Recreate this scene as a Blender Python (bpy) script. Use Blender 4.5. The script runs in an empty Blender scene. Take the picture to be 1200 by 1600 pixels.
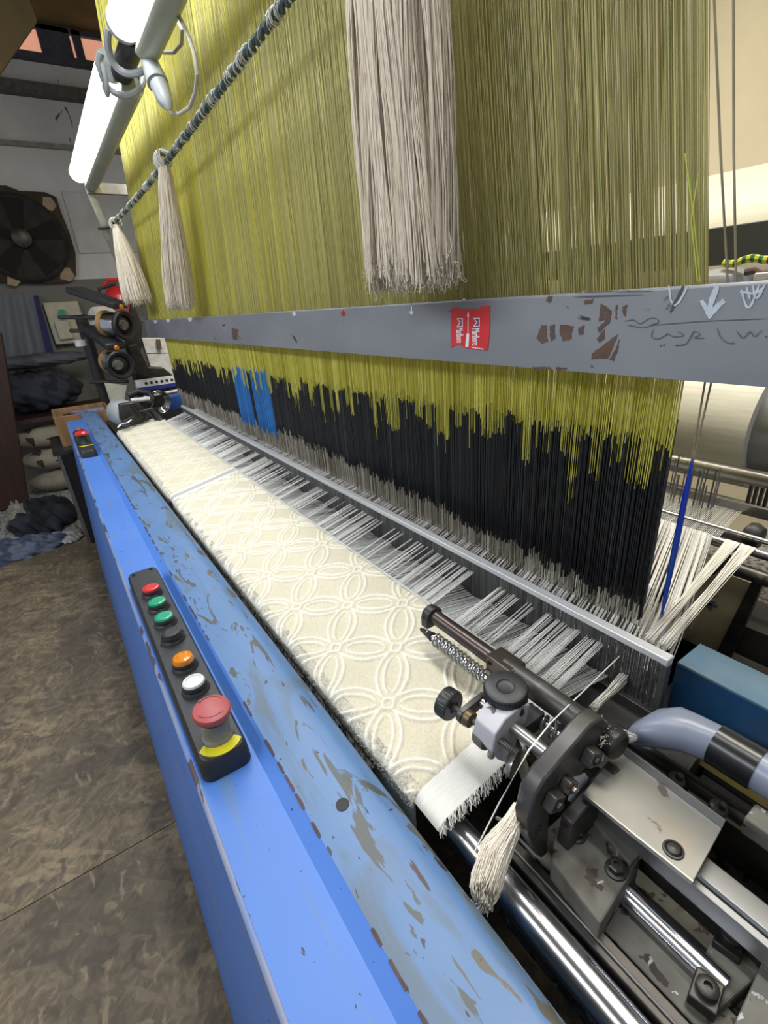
import bpy, math, random
import numpy as np
from mathutils import Vector, Matrix

random.seed(7)
RNG = np.random.default_rng(11)
S = bpy.context.scene
COL = S.collection
H = 1.30                      # height of the eye above the floor; coordinates below are relative to eye height

# ------------------------------------------------------------------ camera
F_PX, CX, CY = 756.3912, 605.797, 811.856
RM = np.array([[0.82288961, -0.28498832, 0.49156317],
               [-0.56399235, -0.30456863, 0.76756145],
               [-0.06903133, -0.90885621, -0.41135759]])
_U, _, _Vt = np.linalg.svd(RM); RM = _U @ _Vt
cam_data = bpy.data.cameras.new('camera')
cam = bpy.data.objects.new('camera', cam_data); COL.objects.link(cam); S.camera = cam
cam_data.sensor_fit = 'AUTO'; cam_data.sensor_width = 36.0
cam_data.lens = F_PX * 36.0 / 1600.0
cam_data.shift_x = -(CX - 600) / 1600.0
cam_data.shift_y = (CY - 800) / 1600.0
cam_data.clip_start = 0.02; cam_data.clip_end = 60
mm = Matrix.Identity(4)
for i in range(3):
    mm[i][0] = RM[i][0]; mm[i][1] = -RM[i][1]; mm[i][2] = -RM[i][2]
mm[2][3] = H
cam.matrix_world = mm

# ------------------------------------------------------------------ light
S.view_settings.view_transform = 'Standard'
S.view_settings.look = 'None'
S.view_settings.gamma = 1.0
S.view_settings.exposure = 0.1
S.view_settings.use_curve_mapping = False
w = bpy.data.worlds.new('world'); S.world = w; w.use_nodes = True
w.node_tree.nodes['Background'].inputs[0].default_value = (0.85, 0.9, 1.0, 1)
w.node_tree.nodes['Background'].inputs[1].default_value = 0.32

def area(name, loc, size, rot, power, color=(1, 1, 1)):
    l = bpy.data.lights.new(name, 'AREA'); l.shape = 'RECTANGLE'
    l.size, l.size_y = size; l.energy = power; l.color = color
    o = bpy.data.objects.new(name, l); COL.objects.link(o)
    o.location = loc; o.rotation_euler = rot; return o
# unseen fill lights, added over the aisle, over the loom and behind it
area('aisle_fill_light', (-1.5, 1.1, 2.45), (0.16, 2.6), (0, math.radians(-48), 0), 34, (0.92, 0.96, 1.0))
area('loom_fill_light', (0.30, 1.1, 2.75), (0.12, 3.0), (0, 0.0, 0), 30, (0.95, 0.98, 1.0))
area('rear_fill_light', (1.2, 1.2, 2.9), (0.2, 2.4), (0, 0, 0), 75, (1.0, 0.93, 0.8))

# ------------------------------------------------------------------ helpers
def ray(u, v):
    return RM @ np.array([u - CX, v - CY, F_PX])
def at(u, v, x=None, y=None, z=None):
    """point of the place seen at photo position u,v on the plane x=, y= or z="""
    r = ray(u, v)
    k = x / r[0] if x is not None else (y / r[1] if y is not None else z / r[2])
    return r * k

ORG = {}
class MB:
    def __init__(s): s.v = []; s.f = []; s.m = []; s.c = None; s.mi = 0
    def add(s, vs, fs, mi=None):
        b = len(s.v); s.v += [tuple(float(c) for c in p) for p in vs]
        s.f += [tuple(i + b for i in f) for f in fs]
        s.m += [s.mi if mi is None else mi] * len(fs); return s
    def box(s, lo, hi, rot=None, mi=None):
        c = np.array([(a + b) / 2 for a, b in zip(lo, hi)]); h = np.array([(b - a) / 2 for a, b in zip(lo, hi)])
        vs = []
        for dx in (-1, 1):
            for dy in (-1, 1):
                for dz in (-1, 1):
                    p = h * np.array([dx, dy, dz])
                    if rot is not None: p = np.array(rot @ Vector(p))
                    vs.append(c + p)
        return s.add(vs, [(0, 1, 3, 2), (4, 6, 7, 5), (0, 4, 5, 1), (2, 3, 7, 6), (0, 2, 6, 4), (1, 5, 7, 3)], mi)
    def bc(s, c, size, rot=None, mi=None):
        return s.box([a - b / 2 for a, b in zip(c, size)], [a + b / 2 for a, b in zip(c, size)], rot, mi)
    def lathe(s, o, axis, prof, seg=24, mi=None, wob=None):
        a = Vector(axis).normalized(); t = Vector((0, 0, 1)) if abs(a.z) < .9 else Vector((1, 0, 0))
        e1 = a.cross(t).normalized(); e2 = a.cross(e1); o = Vector(o); vs = []; fs = []
        for k, (r, h) in enumerate(prof):
            for i in range(seg):
                an = 2 * math.pi * i / seg; rr = r * (wob(i, k) if wob else 1)
                vs.append(o + a * h + e1 * (rr * math.cos(an)) + e2 * (rr * math.sin(an)))
        n = len(prof)
        for k in range(n - 1):
            for i in range(seg):
                j = (i + 1) % seg; fs.append((k * seg + i, k * seg + j, (k + 1) * seg + j, (k + 1) * seg + i))
        fs.append(tuple(range(seg - 1, -1, -1))); fs.append(tuple((n - 1) * seg + i for i in range(seg)))
        return s.add(vs, fs, mi)
    def cyl(s, p0, p1, r, r2=None, seg=20, mi=None):
        p0 = Vector(p0); p1 = Vector(p1); d = p1 - p0
        return s.lathe(p0, d, [(r, 0), (r if r2 is None else r2, d.length)], seg, mi)
    def tube(s, pts, r, seg=8, mi=None, closed=False):
        P = [Vector(p) for p in pts]; n = len(P); vs = []; fs = []
        up = None
        for k in range(n):
            a = P[(k + 1) % n] if (closed or k < n - 1) else P[k]; b = P[k - 1] if (closed or k > 0) else P[k]
            t = (a - b).normalized() if (a - b).length > 1e-9 else Vector((0, 0, 1))
            if up is None:
                up = t.cross(Vector((0, 0, 1)) if abs(t.z) < .9 else Vector((1, 0, 0))).normalized()
            up = (up - t * up.dot(t)).normalized(); e2 = t.cross(up)
            rr = r[k] if hasattr(r, '__len__') else r
            for i in range(seg):
                an = 2 * math.pi * i / seg
                vs.append(P[k] + up * (rr * math.cos(an)) + e2 * (rr * math.sin(an)))
        for k in range(n if closed else n - 1):
            k2 = (k + 1) % n
            for i in range(seg):
                j = (i + 1) % seg; fs.append((k * seg + i, k * seg + j, k2 * seg + j, k2 * seg + i))
        if not closed:
            fs.append(tuple(range(seg - 1, -1, -1))); fs.append(tuple((n - 1) * seg + i for i in range(seg)))
        return s.add(vs, fs, mi)
    def prism(s, poly, d, mi=None):
        """poly: 3d points of one face, d: extrusion vector"""
        n = len(poly); P = [Vector(p) for p in poly]; d = Vector(d)
        vs = P + [p + d for p in P]
        fs = [tuple(range(n)), tuple(range(2 * n - 1, n - 1, -1))] + [(i, i + n, (i + 1) % n + n, (i + 1) % n) for i in range(n)]
        return s.add(vs, fs, mi)
    def loft(s, secs, mi=None, caps=True):
        n = len(secs[0]); vs = [p for sec in secs for p in sec]; fs = []
        for k in range(len(secs) - 1):
            for i in range(n):
                j = (i + 1) % n; fs.append((k * n + i, k * n + j, (k + 1) * n + j, (k + 1) * n + i))
        if caps: fs += [tuple(range(n - 1, -1, -1)), tuple((len(secs) - 1) * n + i for i in range(n))]
        return s.add(vs, fs, mi)

def finish(me, ob, smooth, bevel):
    import bmesh
    bm = bmesh.new(); bm.from_mesh(me); bmesh.ops.recalc_face_normals(bm, faces=bm.faces); bm.to_mesh(me); bm.free()
    if smooth:
        me.polygons.foreach_set('use_smooth', [True] * len(me.polygons)); me.set_sharp_from_angle(angle=math.radians(38))
    if bevel:
        b = ob.modifiers.new('bevel', 'BEVEL'); b.width = bevel; b.segments = 2; b.limit_method = 'ANGLE'; b.angle_limit = math.radians(40)

def tag(o, label=None, cat=None, group=None, kind=None):
    if label: o['label'] = label
    if cat: o['category'] = cat
    if group: o['group'] = group
    if kind: o['kind'] = kind
    return o

def build(name, mb, mat, parent=None, smooth=True, bevel=0, label=None):
    V = np.array(mb.v) + np.array([0, 0, H])
    if parent is not None: org = ORG[parent.name]
    else: org = np.array([(V[:, 0].min() + V[:, 0].max()) / 2, (V[:, 1].min() + V[:, 1].max()) / 2, V[:, 2].min()])
    me = bpy.data.meshes.new(name)
    me.from_pydata([tuple(p) for p in (V - org)], [], mb.f)
    mats = mat if isinstance(mat, (list, tuple)) else [mat]
    for m_ in mats: me.materials.append(m_)
    if len(mats) > 1: me.polygons.foreach_set('material_index', mb.m)
    ob = bpy.data.objects.new(name, me); COL.objects.link(ob)
    finish(me, ob, smooth, bevel)
    if parent is None: ob.location = org
    else: ob.parent = parent
    ORG[ob.name] = org
    if label: ob['label'] = label
    return ob

def thing(name, loc, label, cat, group=None):
    o = bpy.data.objects.new(name, None); COL.objects.link(o); o.empty_display_size = .05
    o.location = (loc[0], loc[1], loc[2] + H); ORG[o.name] = np.array(o.location)
    return tag(o, label, cat, group)

def copy_tree(o, parent=None):
    c = o.copy(); COL.objects.link(c); c.parent = parent
    for ch in list(o.children): copy_tree(ch, c)
    return c

def threads(name, P, r, mat, parent=None, tint=None, seg=3):
    """P: (N,K,3) polylines in eye-relative coordinates, every one a thin round thread; r scalar, (N,) or (N,K)"""
    P = np.asarray(P, float) + np.array([0, 0, H]); N, K, _ = P.shape
    if parent is not None: org = ORG[parent.name]
    else:
        org = np.array([(P[..., 0].min() + P[..., 0].max()) / 2, (P[..., 1].min() + P[..., 1].max()) / 2, P[..., 2].min()])
    P = P - org
    T = np.zeros_like(P); T[:, 1:-1] = P[:, 2:] - P[:, :-2]; T[:, 0] = P[:, 1] - P[:, 0]; T[:, -1] = P[:, -1] - P[:, -2]
    T /= np.linalg.norm(T, axis=2, keepdims=True) + 1e-12
    ref = np.where(np.abs(T[..., 2:3]) > .8, np.array([1., 0, 0]), np.array([0, 0, 1.]))
    A = np.cross(T, ref); A /= np.linalg.norm(A, axis=2, keepdims=True); B = np.cross(T, A)
    r = np.asarray(r, float)
    if r.ndim == 0: r = np.full((N, K), float(r))
    elif r.ndim == 1: r = np.repeat(r[:, None], K, 1)
    ph = RNG.random(N) * 6.28
    V = np.zeros((N, K, seg, 3))
    for i in range(seg):
        an = ph + 2 * math.pi * i / seg
        V[:, :, i] = P + (A * np.cos(an)[:, None, None] + B * np.sin(an)[:, None, None]) * r[..., None]
    base = (np.arange(N)[:, None, None] * K + np.arange(K - 1)[None, :, None]) * seg
    i = np.arange(seg)[None, None, :]; j = (i + 1) % seg
    Fq = np.stack([base + i, base + j, base + seg + j, base + seg + i], -1).reshape(-1, 4)
    me = bpy.data.meshes.new(name)
    me.vertices.add(N * K * seg); me.vertices.foreach_set('co', V.reshape(-1))
    nf = len(Fq); me.loops.add(nf * 4); me.loops.foreach_set('vertex_index', Fq.reshape(-1).astype(np.int32))
    me.polygons.add(nf); me.polygons.foreach_set('loop_start', np.arange(nf, dtype=np.int32) * 4)
    me.update(calc_edges=True)
    me.polygons.foreach_set('use_smooth', np.ones(nf, bool))
    if tint is not None:
        a = me.attributes.new('tint', 'FLOAT', 'POINT')
        a.data.foreach_set('value', np.repeat(np.asarray(tint, float), K * seg).astype(np.float32))
    me.materials.append(mat); me.validate()
    ob = bpy.data.objects.new(name, me); COL.objects.link(ob)
    if parent is None: ob.location = org
    else: ob.parent = parent
    ORG[ob.name] = org
    return ob

# ------------------------------------------------------------------ materials
def nt(name):
    m = bpy.data.materials.new(name); m.use_nodes = True
    n = m.node_tree.nodes; return m, n, m.node_tree.links, n['Principled BSDF']
def noise(n, l, co, scale, detail=4, dist=0, vec=(1, 1, 1), rot=(0, 0, 0)):
    mp = n.new('ShaderNodeMapping'); mp.inputs['Scale'].default_value = vec; mp.inputs['Rotation'].default_value = rot
    l.new(co, mp.inputs['Vector'])
    t = n.new('ShaderNodeTexNoise'); t.inputs['Scale'].default_value = scale; t.inputs['Detail'].default_value = detail
    t.inputs['Distortion'].default_value = dist; l.new(mp.outputs[0], t.inputs['Vector']); return t.outputs['Fac']
def ramp(n, l, fac, stops):
    r = n.new('ShaderNodeValToRGB'); e = r.color_ramp.elements
    while len(e) < len(stops): e.new(.5)
    for k, (p, c) in enumerate(stops):
        e[k].position = p; e[k].color = (c, c, c, 1) if not hasattr(c, '__len__') else (*c, 1)
    l.new(fac, r.inputs[0]); return r.outputs[0]
def mix(n, l, fac, a, b):
    m = n.new('ShaderNodeMix'); m.data_type = 'RGBA'
    for s_, v in ((m.inputs[0], fac), (m.inputs[6], a), (m.inputs[7], b)):
        if hasattr(v, 'is_output'): l.new(v, s_)
        elif hasattr(v, '__len__'): s_.default_value = (*v, 1)
        else: s_.default_value = v
    return m.outputs[2]
def bump(n, l, h, p, strength=.3, dist=.002):
    b = n.new('ShaderNodeBump'); b.inputs['Strength'].default_value = strength; b.inputs['Distance'].default_value = dist
    l.new(h, b.inputs['Height']); l.new(b.outputs[0], p.inputs['Normal'])
def M(name, c1, c2=None, rough=.5, metal=0, scale=20, stains=None, bmp=0, vec=(1, 1, 1), bdist=.001, lo=.35, hi=.65, coat=0):
    m, n, l, p = nt(name)
    p.inputs['Roughness'].default_value = rough; p.inputs['Metallic'].default_value = metal
    if coat: p.inputs['Coat Weight'].default_value = coat
    if c2 is None and not stains and not bmp:
        # a faint procedural mottling of the tone
        c2 = tuple(min(1, c * 1.08 + .002) for c in c1)
    tc = n.new('ShaderNodeTexCoord').outputs['Object']
    f = noise(n, l, tc, scale, 5, 0, vec)
    col = mix(n, l, ramp(n, l, f, [(lo, 0), (hi, 1)]), c1, c2 or tuple(c * .8 for c in c1))
    for st in (stains or []):
        g = noise(n, l, tc, st.get('scale', 8), st.get('detail', 6), st.get('dist', .5), st.get('vec', (1, 1, 1)))
        col = mix(n, l, ramp(n, l, g, [(st['t'], 0), (st['t'] + st.get('soft', .02), 1)]), col, st['c'])
    l.new(col, p.inputs['Base Color'])
    if bmp: bump(n, l, f, p, bmp, bdist)
    return m
def MT(name, stops, rough=.5, metal=0, trans=0, spec=.5):
    """thread material whose tone varies from thread to thread"""
    m, n, l, p = nt(name)
    a = n.new('ShaderNodeAttribute'); a.attribute_name = 'tint'
    l.new(ramp(n, l, a.outputs['Fac'], stops), p.inputs['Base Color'])
    p.inputs['Roughness'].default_value = rough; p.inputs['Metallic'].default_value = metal
    p.inputs['Specular IOR Level'].default_value = spec
    return m
def emit(name, c, s):
    m, n, l, p = nt(name)
    p.inputs['Base Color'].default_value = (*c, 1); p.inputs['Emission Color'].default_value = (*c, 1)
    p.inputs['Emission Strength'].default_value = s; return m

BR = (.06, .035, .025)
m_blue = M('blue_paint', (.060, .178, .55), (.070, .195, .58), .46, 0, 6,
           [dict(scale=5, vec=(9, 1, 5), t=.60, soft=.12, c=(.12, .20, .32)), dict(scale=60, vec=(1.5, .8, 1), detail=3, t=.72, soft=.01, c=(.02, .02, .04)),
            dict(scale=120, detail=2, t=.735, soft=.01, c=(.03, .03, .06))])
m_blueworn = M('worn_blue_paint', (.09, .185, .37), (.105, .21, .41), .42, 0, 7,
           [dict(scale=7, vec=(3.2, .8, 1), t=.54, soft=.10, c=(.10, .15, .215), dist=.8),
            dict(scale=8, vec=(3.8, .9, 1), t=.60, soft=.012, c=(.07, .08, .078), dist=1.4, detail=10),
            dict(scale=13, vec=(4.2, .8, 1), t=.655, soft=.01, c=(.10, .09, .07), dist=1.0, detail=9),
            dict(scale=17, vec=(4.0, .6, 1), t=.69, soft=.01, c=BR, dist=.6, detail=9),
            dict(scale=80, detail=2, vec=(1.6, .7, 1), t=.70, soft=.01, c=(.03, .03, .05))])
m_bluedeep = M('deep_blue_enamel', (.012, .06, .15), (.016, .075, .18), .35, 0, 12)
m_bluedusty = M('dusty_blue_enamel', (.12, .19, .24), (.06, .14, .22), .6, 0, 18, bmp=.2)
m_edge = M('chipped_edge', (.10, .20, .48), (.26, .26, .30), .45, .1, 30, [dict(scale=45, vec=(1, .25, 1), t=.56, soft=.02, c=(.07, .05, .06))], vec=(1, .3, 1))
m_beam = M('grey_beam_paint', (.215, .225, .25), (.28, .29, .31), .42, .15, 5,
           [dict(scale=26, vec=(1, .5, 1), t=.69, soft=.02, c=(.06, .05, .05))], vec=(1, .6, 1.5))
m_brown = M('brown_primer', (.13, .08, .055), (.09, .055, .04), .6, 0, 40)
m_rust = M('dark_rust', (.050, .028, .030), (.09, .05, .045), .6, 0, 60)
m_white = M('white_paint', (.72, .72, .70), (.55, .55, .54), .5, 0, 30)
m_chalk = M('white_marker', (.62, .68, .74), (.5, .56, .62), .7, 0, 60)
m_ink = M('black_marker', (.07, .07, .08), (.11, .115, .13), .6, 0, 30)
m_dark = M('oily_dark_steel', (.035, .033, .032), (.06, .055, .05), .4, .6, 30, bmp=.2)
m_gun = M('dark_iron', (.055, .053, .050), (.095, .09, .085), .42, .55, 30, [dict(scale=45, t=.60, soft=.08, c=(.15, .14, .125)), dict(scale=60, t=.66, c=(.07, .03, .02))], bmp=.25)
m_brownbar = M('browned_steel', (.11, .095, .085), (.07, .03, .03), .3, .75, 14, vec=(1, .3, 1))
m_chrome = M('chrome', (.74, .75, .80), (.66, .67, .71), .2, 1, 10)
m_steel = M('worn_steel', (.45, .44, .42), (.30, .29, .27), .32, .9, 18, [dict(scale=25, t=.64, soft=.05, c=(.16, .14, .11))], vec=(1, .4, 1), bmp=.08)
m_alu = M('aluminium_rail', (.36, .365, .37), (.27, .275, .28), .35, .85, 15, vec=(1, .2, 1))
m_cast = M('dusty_grey_casting', (.175, .168, .142), (.115, .108, .092), .7, .1, 26,
           [dict(scale=22, t=.53, soft=.12, c=(.075, .066, .052), detail=8), dict(scale=48, t=.59, soft=.015, c=(.045, .030, .025), detail=8), dict(scale=70, t=.66, soft=.01, c=(.42, .42, .40))], bmp=.4)
m_plate = M('scuffed_zinc_plate', (.29, .285, .26), (.22, .215, .195), .42, .5, 12,
           [dict(scale=20, t=.55, soft=.12, c=(.24, .22, .18), detail=8), dict(scale=40, t=.64, soft=.02, c=(.13, .11, .09), detail=8)], bmp=.1)
m_black = M('black_plastic', (.018, .019, .021), (.026, .027, .029), .45, 0, 40)
m_rubber = M('black_rubber', (.012, .012, .013), (.02, .02, .02), .6, 0, 40)
m_knob = M('black_knurled_plastic', (.015, .016, .018), (.024, .024, .026), .42, 0, 50)
m_red = M('red_plastic', (.62, .03, .03), (.5, .02, .025), .3, 0, 20, coat=.3)
m_redworn = M('worn_red_plastic', (.36, .055, .06), (.42, .09, .09), .45, 0, 14)
m_green = M('green_plastic', (.01, .34, .19), (.01, .28, .15), .3, 0, 20, coat=.3)
m_amber = M('amber_lens', (.72, .24, .01), (.60, .18, .01), .18, 0, 20, coat=.6)
m_yellow = M('yellow_plate', (.72, .66, .02), (.62, .55, .02), .5, 0, 20)
m_tape = M('dirty_clear_tape', (.27, .27, .24), (.20, .19, .16), .35, 0, 40)
m_grayrub = M('grey_rubber_nozzle', (.23, .26, .34), (.20, .23, .30), .32, 0, 12)
m_blacktape = M('black_tape', (.012, .012, .014), None, .28, 0, 20)
m_cast2 = M('white_chipped_paint', (.62, .61, .64), (.50, .49, .52), .5, 0, 20,
           [dict(scale=34, t=.62, soft=.01, c=(.09, .06, .07))], bmp=.1)
m_brass = M('brassy_bronze', (.20, .15, .07), (.12, .09, .05), .4, .7, 30)
m_wood = M('box_wood', (.30, .17, .075), (.20, .11, .045), .5, 0, 5, vec=(8, 1, 1), bmp=.1)
m_darkwood = M('dark_brown_wood', (.045, .018, .012), (.03, .012, .009), .5, 0, 8, vec=(4, 4, .5))
m_ceil = M('brown_ceiling', (.20, .145, .055), (.14, .10, .04), .8, 0, 3)
m_board = M('brown_hanging_board', (.16, .12, .05), (.12, .09, .04), .8, 0, 4)
m_beige = M('beige_wall', (.74, .66, .48), (.66, .59, .43), .9, 0, 3)
m_grime = M('black_grime', (.012, .011, .010), (.03, .025, .02), .8, 0, 12)
m_cream = M('cream_plastic', (.48, .46, .36), (.40, .38, .30), .5, 0, 20)
m_sky = emit('dusk_light_pane', (.9, .42, .28), .55)
m_cable = M('grey_cable', (.42, .40, .34), None, .5, 0, 30)
m_plug = M('white_connector_plastic', (.40, .42, .43), (.33, .35, .36), .35, 0, 20)
m_lampbody = M('lamp_housing', (.42, .44, .34), (.34, .36, .28), .4, .2, 10)
m_tube = emit('lit_tube', (.93, .95, 1.0), 17.0)
m_yarnw = MT('white_yarn', [(0, (.55, .53, .47)), (1, (.86, .84, .78))], .7)
m_warp = MT('warp_yarn', [(0, (.30, .30, .29)), (.5, (.62, .62, .60)), (1, (.92, .91, .87))], .55)
m_tassel = MT('cream_cotton', [(0, (.56, .46, .33)), (.5, (.78, .68, .53)), (1, (.92, .86, .74))], .8)
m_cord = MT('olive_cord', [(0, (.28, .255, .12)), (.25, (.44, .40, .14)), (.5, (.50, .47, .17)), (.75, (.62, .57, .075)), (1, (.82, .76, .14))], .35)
m_cordlow = MT('yellow_cord', [(0, (.30, .27, .04)), (.4, (.64, .59, .08)), (.8, (.85, .80, .17)), (1, (1, .98, .70))], .3)
m_sleeve = MT('black_sleeve', [(0, (.002, .0025, .003)), (.85, (.005, .006, .008)), (1, (.03, .034, .042))], .5)
m_sleeveblue = MT('blue_sleeve', [(0, (.01, .10, .32)), (1, (.03, .22, .62))], .4)
m_wire = MT('steel_wire', [(0, (.14, .12, .09)), (.5, (.46, .41, .32)), (.8, (.75, .70, .58)), (1, (.98, .95, .85))], .3, .25)
m_reedw = MT('reed_wire', [(0, (.10, .10, .10)), (1, (.24, .24, .235))], .4, .6)
m_rope = M('dark_green_strand', (.05, .08, .085), (.09, .13, .13), .8, 0, 200)

def plaster():
    m, n, l, p = nt('grimy_plaster'); p.inputs['Roughness'].default_value = .9
    tc = n.new('ShaderNodeTexCoord').outputs['Object']
    f = noise(n, l, tc, 1.6, 6, .3)
    col = mix(n, l, ramp(n, l, f, [(.3, 0), (.7, 1)]), (.46, .47, .49), (.64, .65, .66))
    sp = noise(n, l, tc, 9, 5, 1.0, (1, 1, .6))
    col = mix(n, l, ramp(n, l, sp, [(.66, 0), (.70, 1)]), col, (.07, .07, .06))
    sx = n.new('ShaderNodeSeparateXYZ'); l.new(tc, sx.inputs[0])
    mth = n.new('ShaderNodeMath'); mth.operation = 'GREATER_THAN'; l.new(sx.outputs[2], mth.inputs[0]); mth.inputs[1].default_value = 1.68
    col = mix(n, l, mth.outputs[0], (.17, .17, .16), col)      # lower dado is painted grey
    l.new(col, p.inputs['Base Color']); bump(n, l, f, p, .4, .01); return m
m_plaster = plaster()

def osb():
    m, n, l, p = nt('oriented_strand_board'); p.inputs['Roughness'].default_value = .75
    tc = n.new('ShaderNodeTexCoord').outputs['Object']; col = (.185, .145, .09); bm = None
    for k, (ang, sc, c) in enumerate([(.5, 75, (.25, .19, .11)), (-.35, 85, (.13, .10, .06)), (1.25, 66, (.33, .25, .15)), (2.2, 95, (.22, .165, .10)), (.1, 120, (.30, .225, .13)), (2.7, 80, (.13, .10, .06)), (.9, 60, (.38, .29, .17)), (-1.0, 110, (.34, .26, .15))]):
        mp = n.new('ShaderNodeMapping'); mp.vector_type = 'TEXTURE'; mp.inputs['Scale'].default_value = (1, 4.5, 1)
        mp.inputs['Location'].default_value = (k * 3.1, k * 1.7, 0); mp.inputs['Rotation'].default_value = (0, 0, ang); l.new(tc, mp.inputs[0])
        nz = n.new('ShaderNodeTexNoise'); nz.inputs['Scale'].default_value = 8; l.new(mp.outputs[0], nz.inputs['Vector'])
        ad = n.new('ShaderNodeMixRGB'); ad.blend_type = 'ADD'; ad.inputs[0].default_value = .05; l.new(mp.outputs[0], ad.inputs[1]); l.new(nz.outputs['Color'], ad.inputs[2])
        v = n.new('ShaderNodeTexVoronoi'); v.inputs['Scale'].default_value = sc; l.new(ad.outputs[0], v.inputs['Vector'])
        s_ = n.new('ShaderNodeSeparateColor'); l.new(v.outputs['Color'], s_.inputs[0])
        fac = ramp(n, l, s_.outputs[0], [(.80, 0), (.86, .55)])
        col = mix(n, l, fac, col, c); bm = v.outputs['Distance']
    g = noise(n, l, tc, 3, 6, .4); col = mix(n, l, ramp(n, l, g, [(.38, 0), (.66, .8)]), col, (.095, .077, .055))
    g3 = noise(n, l, tc, 14, 8, 1.2); col = mix(n, l, ramp(n, l, g3, [(.50, 0), (.64, .7)]), col, (.075, .06, .043))
    g4 = noise(n, l, tc, 30, 6, .8, (1, .5, 1)); col = mix(n, l, ramp(n, l, g4, [(.60, 0), (.68, .7)]), col, (.33, .25, .155))
    g2 = noise(n, l, tc, 60, 4, .4); col = mix(n, l, ramp(n, l, g2, [(.45, 0), (.75, .5)]), col, (.12, .10, .075))
    l.new(col, p.inputs['Base Color']); bump(n, l, bm, p, .25, .002); return m
m_osb = osb()

def terrazzo():
    m, n, l, p = nt('speckled_floor'); p.inputs['Roughness'].default_value = .5
    tc = n.new('ShaderNodeTexCoord').outputs['Object']
    g = noise(n, l, tc, 45, 6, 0)
    l.new(ramp(n, l, g, [(.40, (.10, .10, .10)), (.5, (.40, .40, .39)), (.6, (.52, .52, .50))]), p.inputs['Base Color']); return m
m_terr = terrazzo()
def terry():
    m, n, l, p = nt('cream_terry'); p.inputs['Roughness'].default_value = .95
    a = n.new('ShaderNodeAttribute'); a.attribute_name = 'pile'
    tc = n.new('ShaderNodeTexCoord').outputs['Object']
    c = ramp(n, l, a.outputs['Fac'], [(0, (.60, .54, .385)), (.5, (.73, .68, .54)), (1, (.90, .88, .78))])
    g = noise(n, l, tc, 320, 3, 0)
    c = mix(n, l, ramp(n, l, g, [(.35, 0), (.7, .28)]), c, (.88, .84, .74))
    l.new(c, p.inputs['Base Color']); p.inputs['Sheen Weight'].default_value = .25
    bump(n, l, g, p, .5, .0015); return m
m_terry = terry()

# ================================================================== setting
def struct(name, mb, mat, **k): return tag(build(name, mb, mat, smooth=False, **k), kind='structure')
YW = 5.6                                              # end wall
struct('floor', MB().box((-3, -2, -1.36), (3.4, YW + .1, -1.314)), m_terr)
struct('ceiling', MB().box((-3, -2, 2.15), (3.4, YW + .1, 2.25)), m_ceil)
struct('wall_far', MB().box((-3, YW, -1.314), (3.4, YW + .1, 2.15)), m_plaster)
struct('wall_right', MB().box((2.9, -2, -1.314), (3.0, YW, 2.15)), m_beige)
# ledges across the end wall
def wallp(u, v, off=0): return at(u, v, y=YW - off)
a = wallp(0, 138); b = wallp(150, 160)
mb = MB(); mb.prism([(-2.6, YW - .09, a[2] - .035), (2.4, YW - .09, a[2] - .035), (2.4, YW, a[2] - .035), (-2.6, YW, a[2] - .035)], (0, 0, .08)); struct('trim_1', mb, M('shadow_ledge', (.07, .065, .06), (.12, .11, .10), .9))  # dark ledge colour stands in for the shadow of the wall recess
mb = MB(); mb.prism([(-2.6, YW - .03, a[2] - .37), (2.4, YW - .03, a[2] - .37), (2.4, YW, a[2] - .37), (-2.6, YW, a[2] - .37)], (0, 0, .035)); struct('trim_2', mb, M('stained_ledge', (.26, .26, .23), (.18, .18, .16), .9))
# high window: dark frame, glowing panes
p0 = wallp(28, 88); p1 = wallp(150, 45)
zt, zb = 2.13, p0[2] + .03; xl, xr = p0[0] - .3, p1[0] + .5
mb = MB(); mb.box((xl, YW - .05, zb - .05), (xr, YW - .0, zb)); mb.box((xl, YW - .05, zt - .03), (xr, YW, zt))
xs = [xl, .56 + .17, .56 + .30, 1.02, 1.10, xr]
for k, x in enumerate([xl, wallp(82, 55)[0], wallp(118, 60)[0], xr - .05]):
    ww = .05 if k in (0, 3) else (.11 if k == 1 else .03); mb.box((x - ww, YW - .05, zb), (x + ww, YW, zt))
win = struct('window_1', mb, M('dark_window_frame', (.035, .04, .06), (.06, .06, .08), .6))
build('pane', MB().box((xl, YW - .012, zb), (xr, YW - .006, zt)), m_sky, win, smooth=False)

# strand boards on the floor
mb = MB().box((-2.4, 1.1325, -1.314), (.9, 3.56, -1.30))
tag(build('floor_board', mb, m_osb, smooth=False), 'worn strand board on the floor reaching from the long joint back to the clothes heap', 'floor board', 'strand boards on the floor')
mb = MB().box((-2.4, -1.2, -1.314), (.9, 1.1295, -1.30))
tag(build('floor_board', mb, m_osb, smooth=False), 'worn strand board on the floor nearest the viewer, in front of the long joint', 'floor board', 'strand boards on the floor')

# hanging brown board, upper left
pts = [at(-40, -10, y=4.2), at(25, -10, y=4.2), at(58, 32, y=4.2), at(0, 115, y=4.2), at(-40, 160, y=4.2)]
pts[1][2] = pts[0][2] = 2.149
tag(build('ceiling_board', MB().prism(pts, (0, .03, 0)), m_board, smooth=False), 'plain brown board hanging under the ceiling at the top left corner', 'board')

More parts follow.
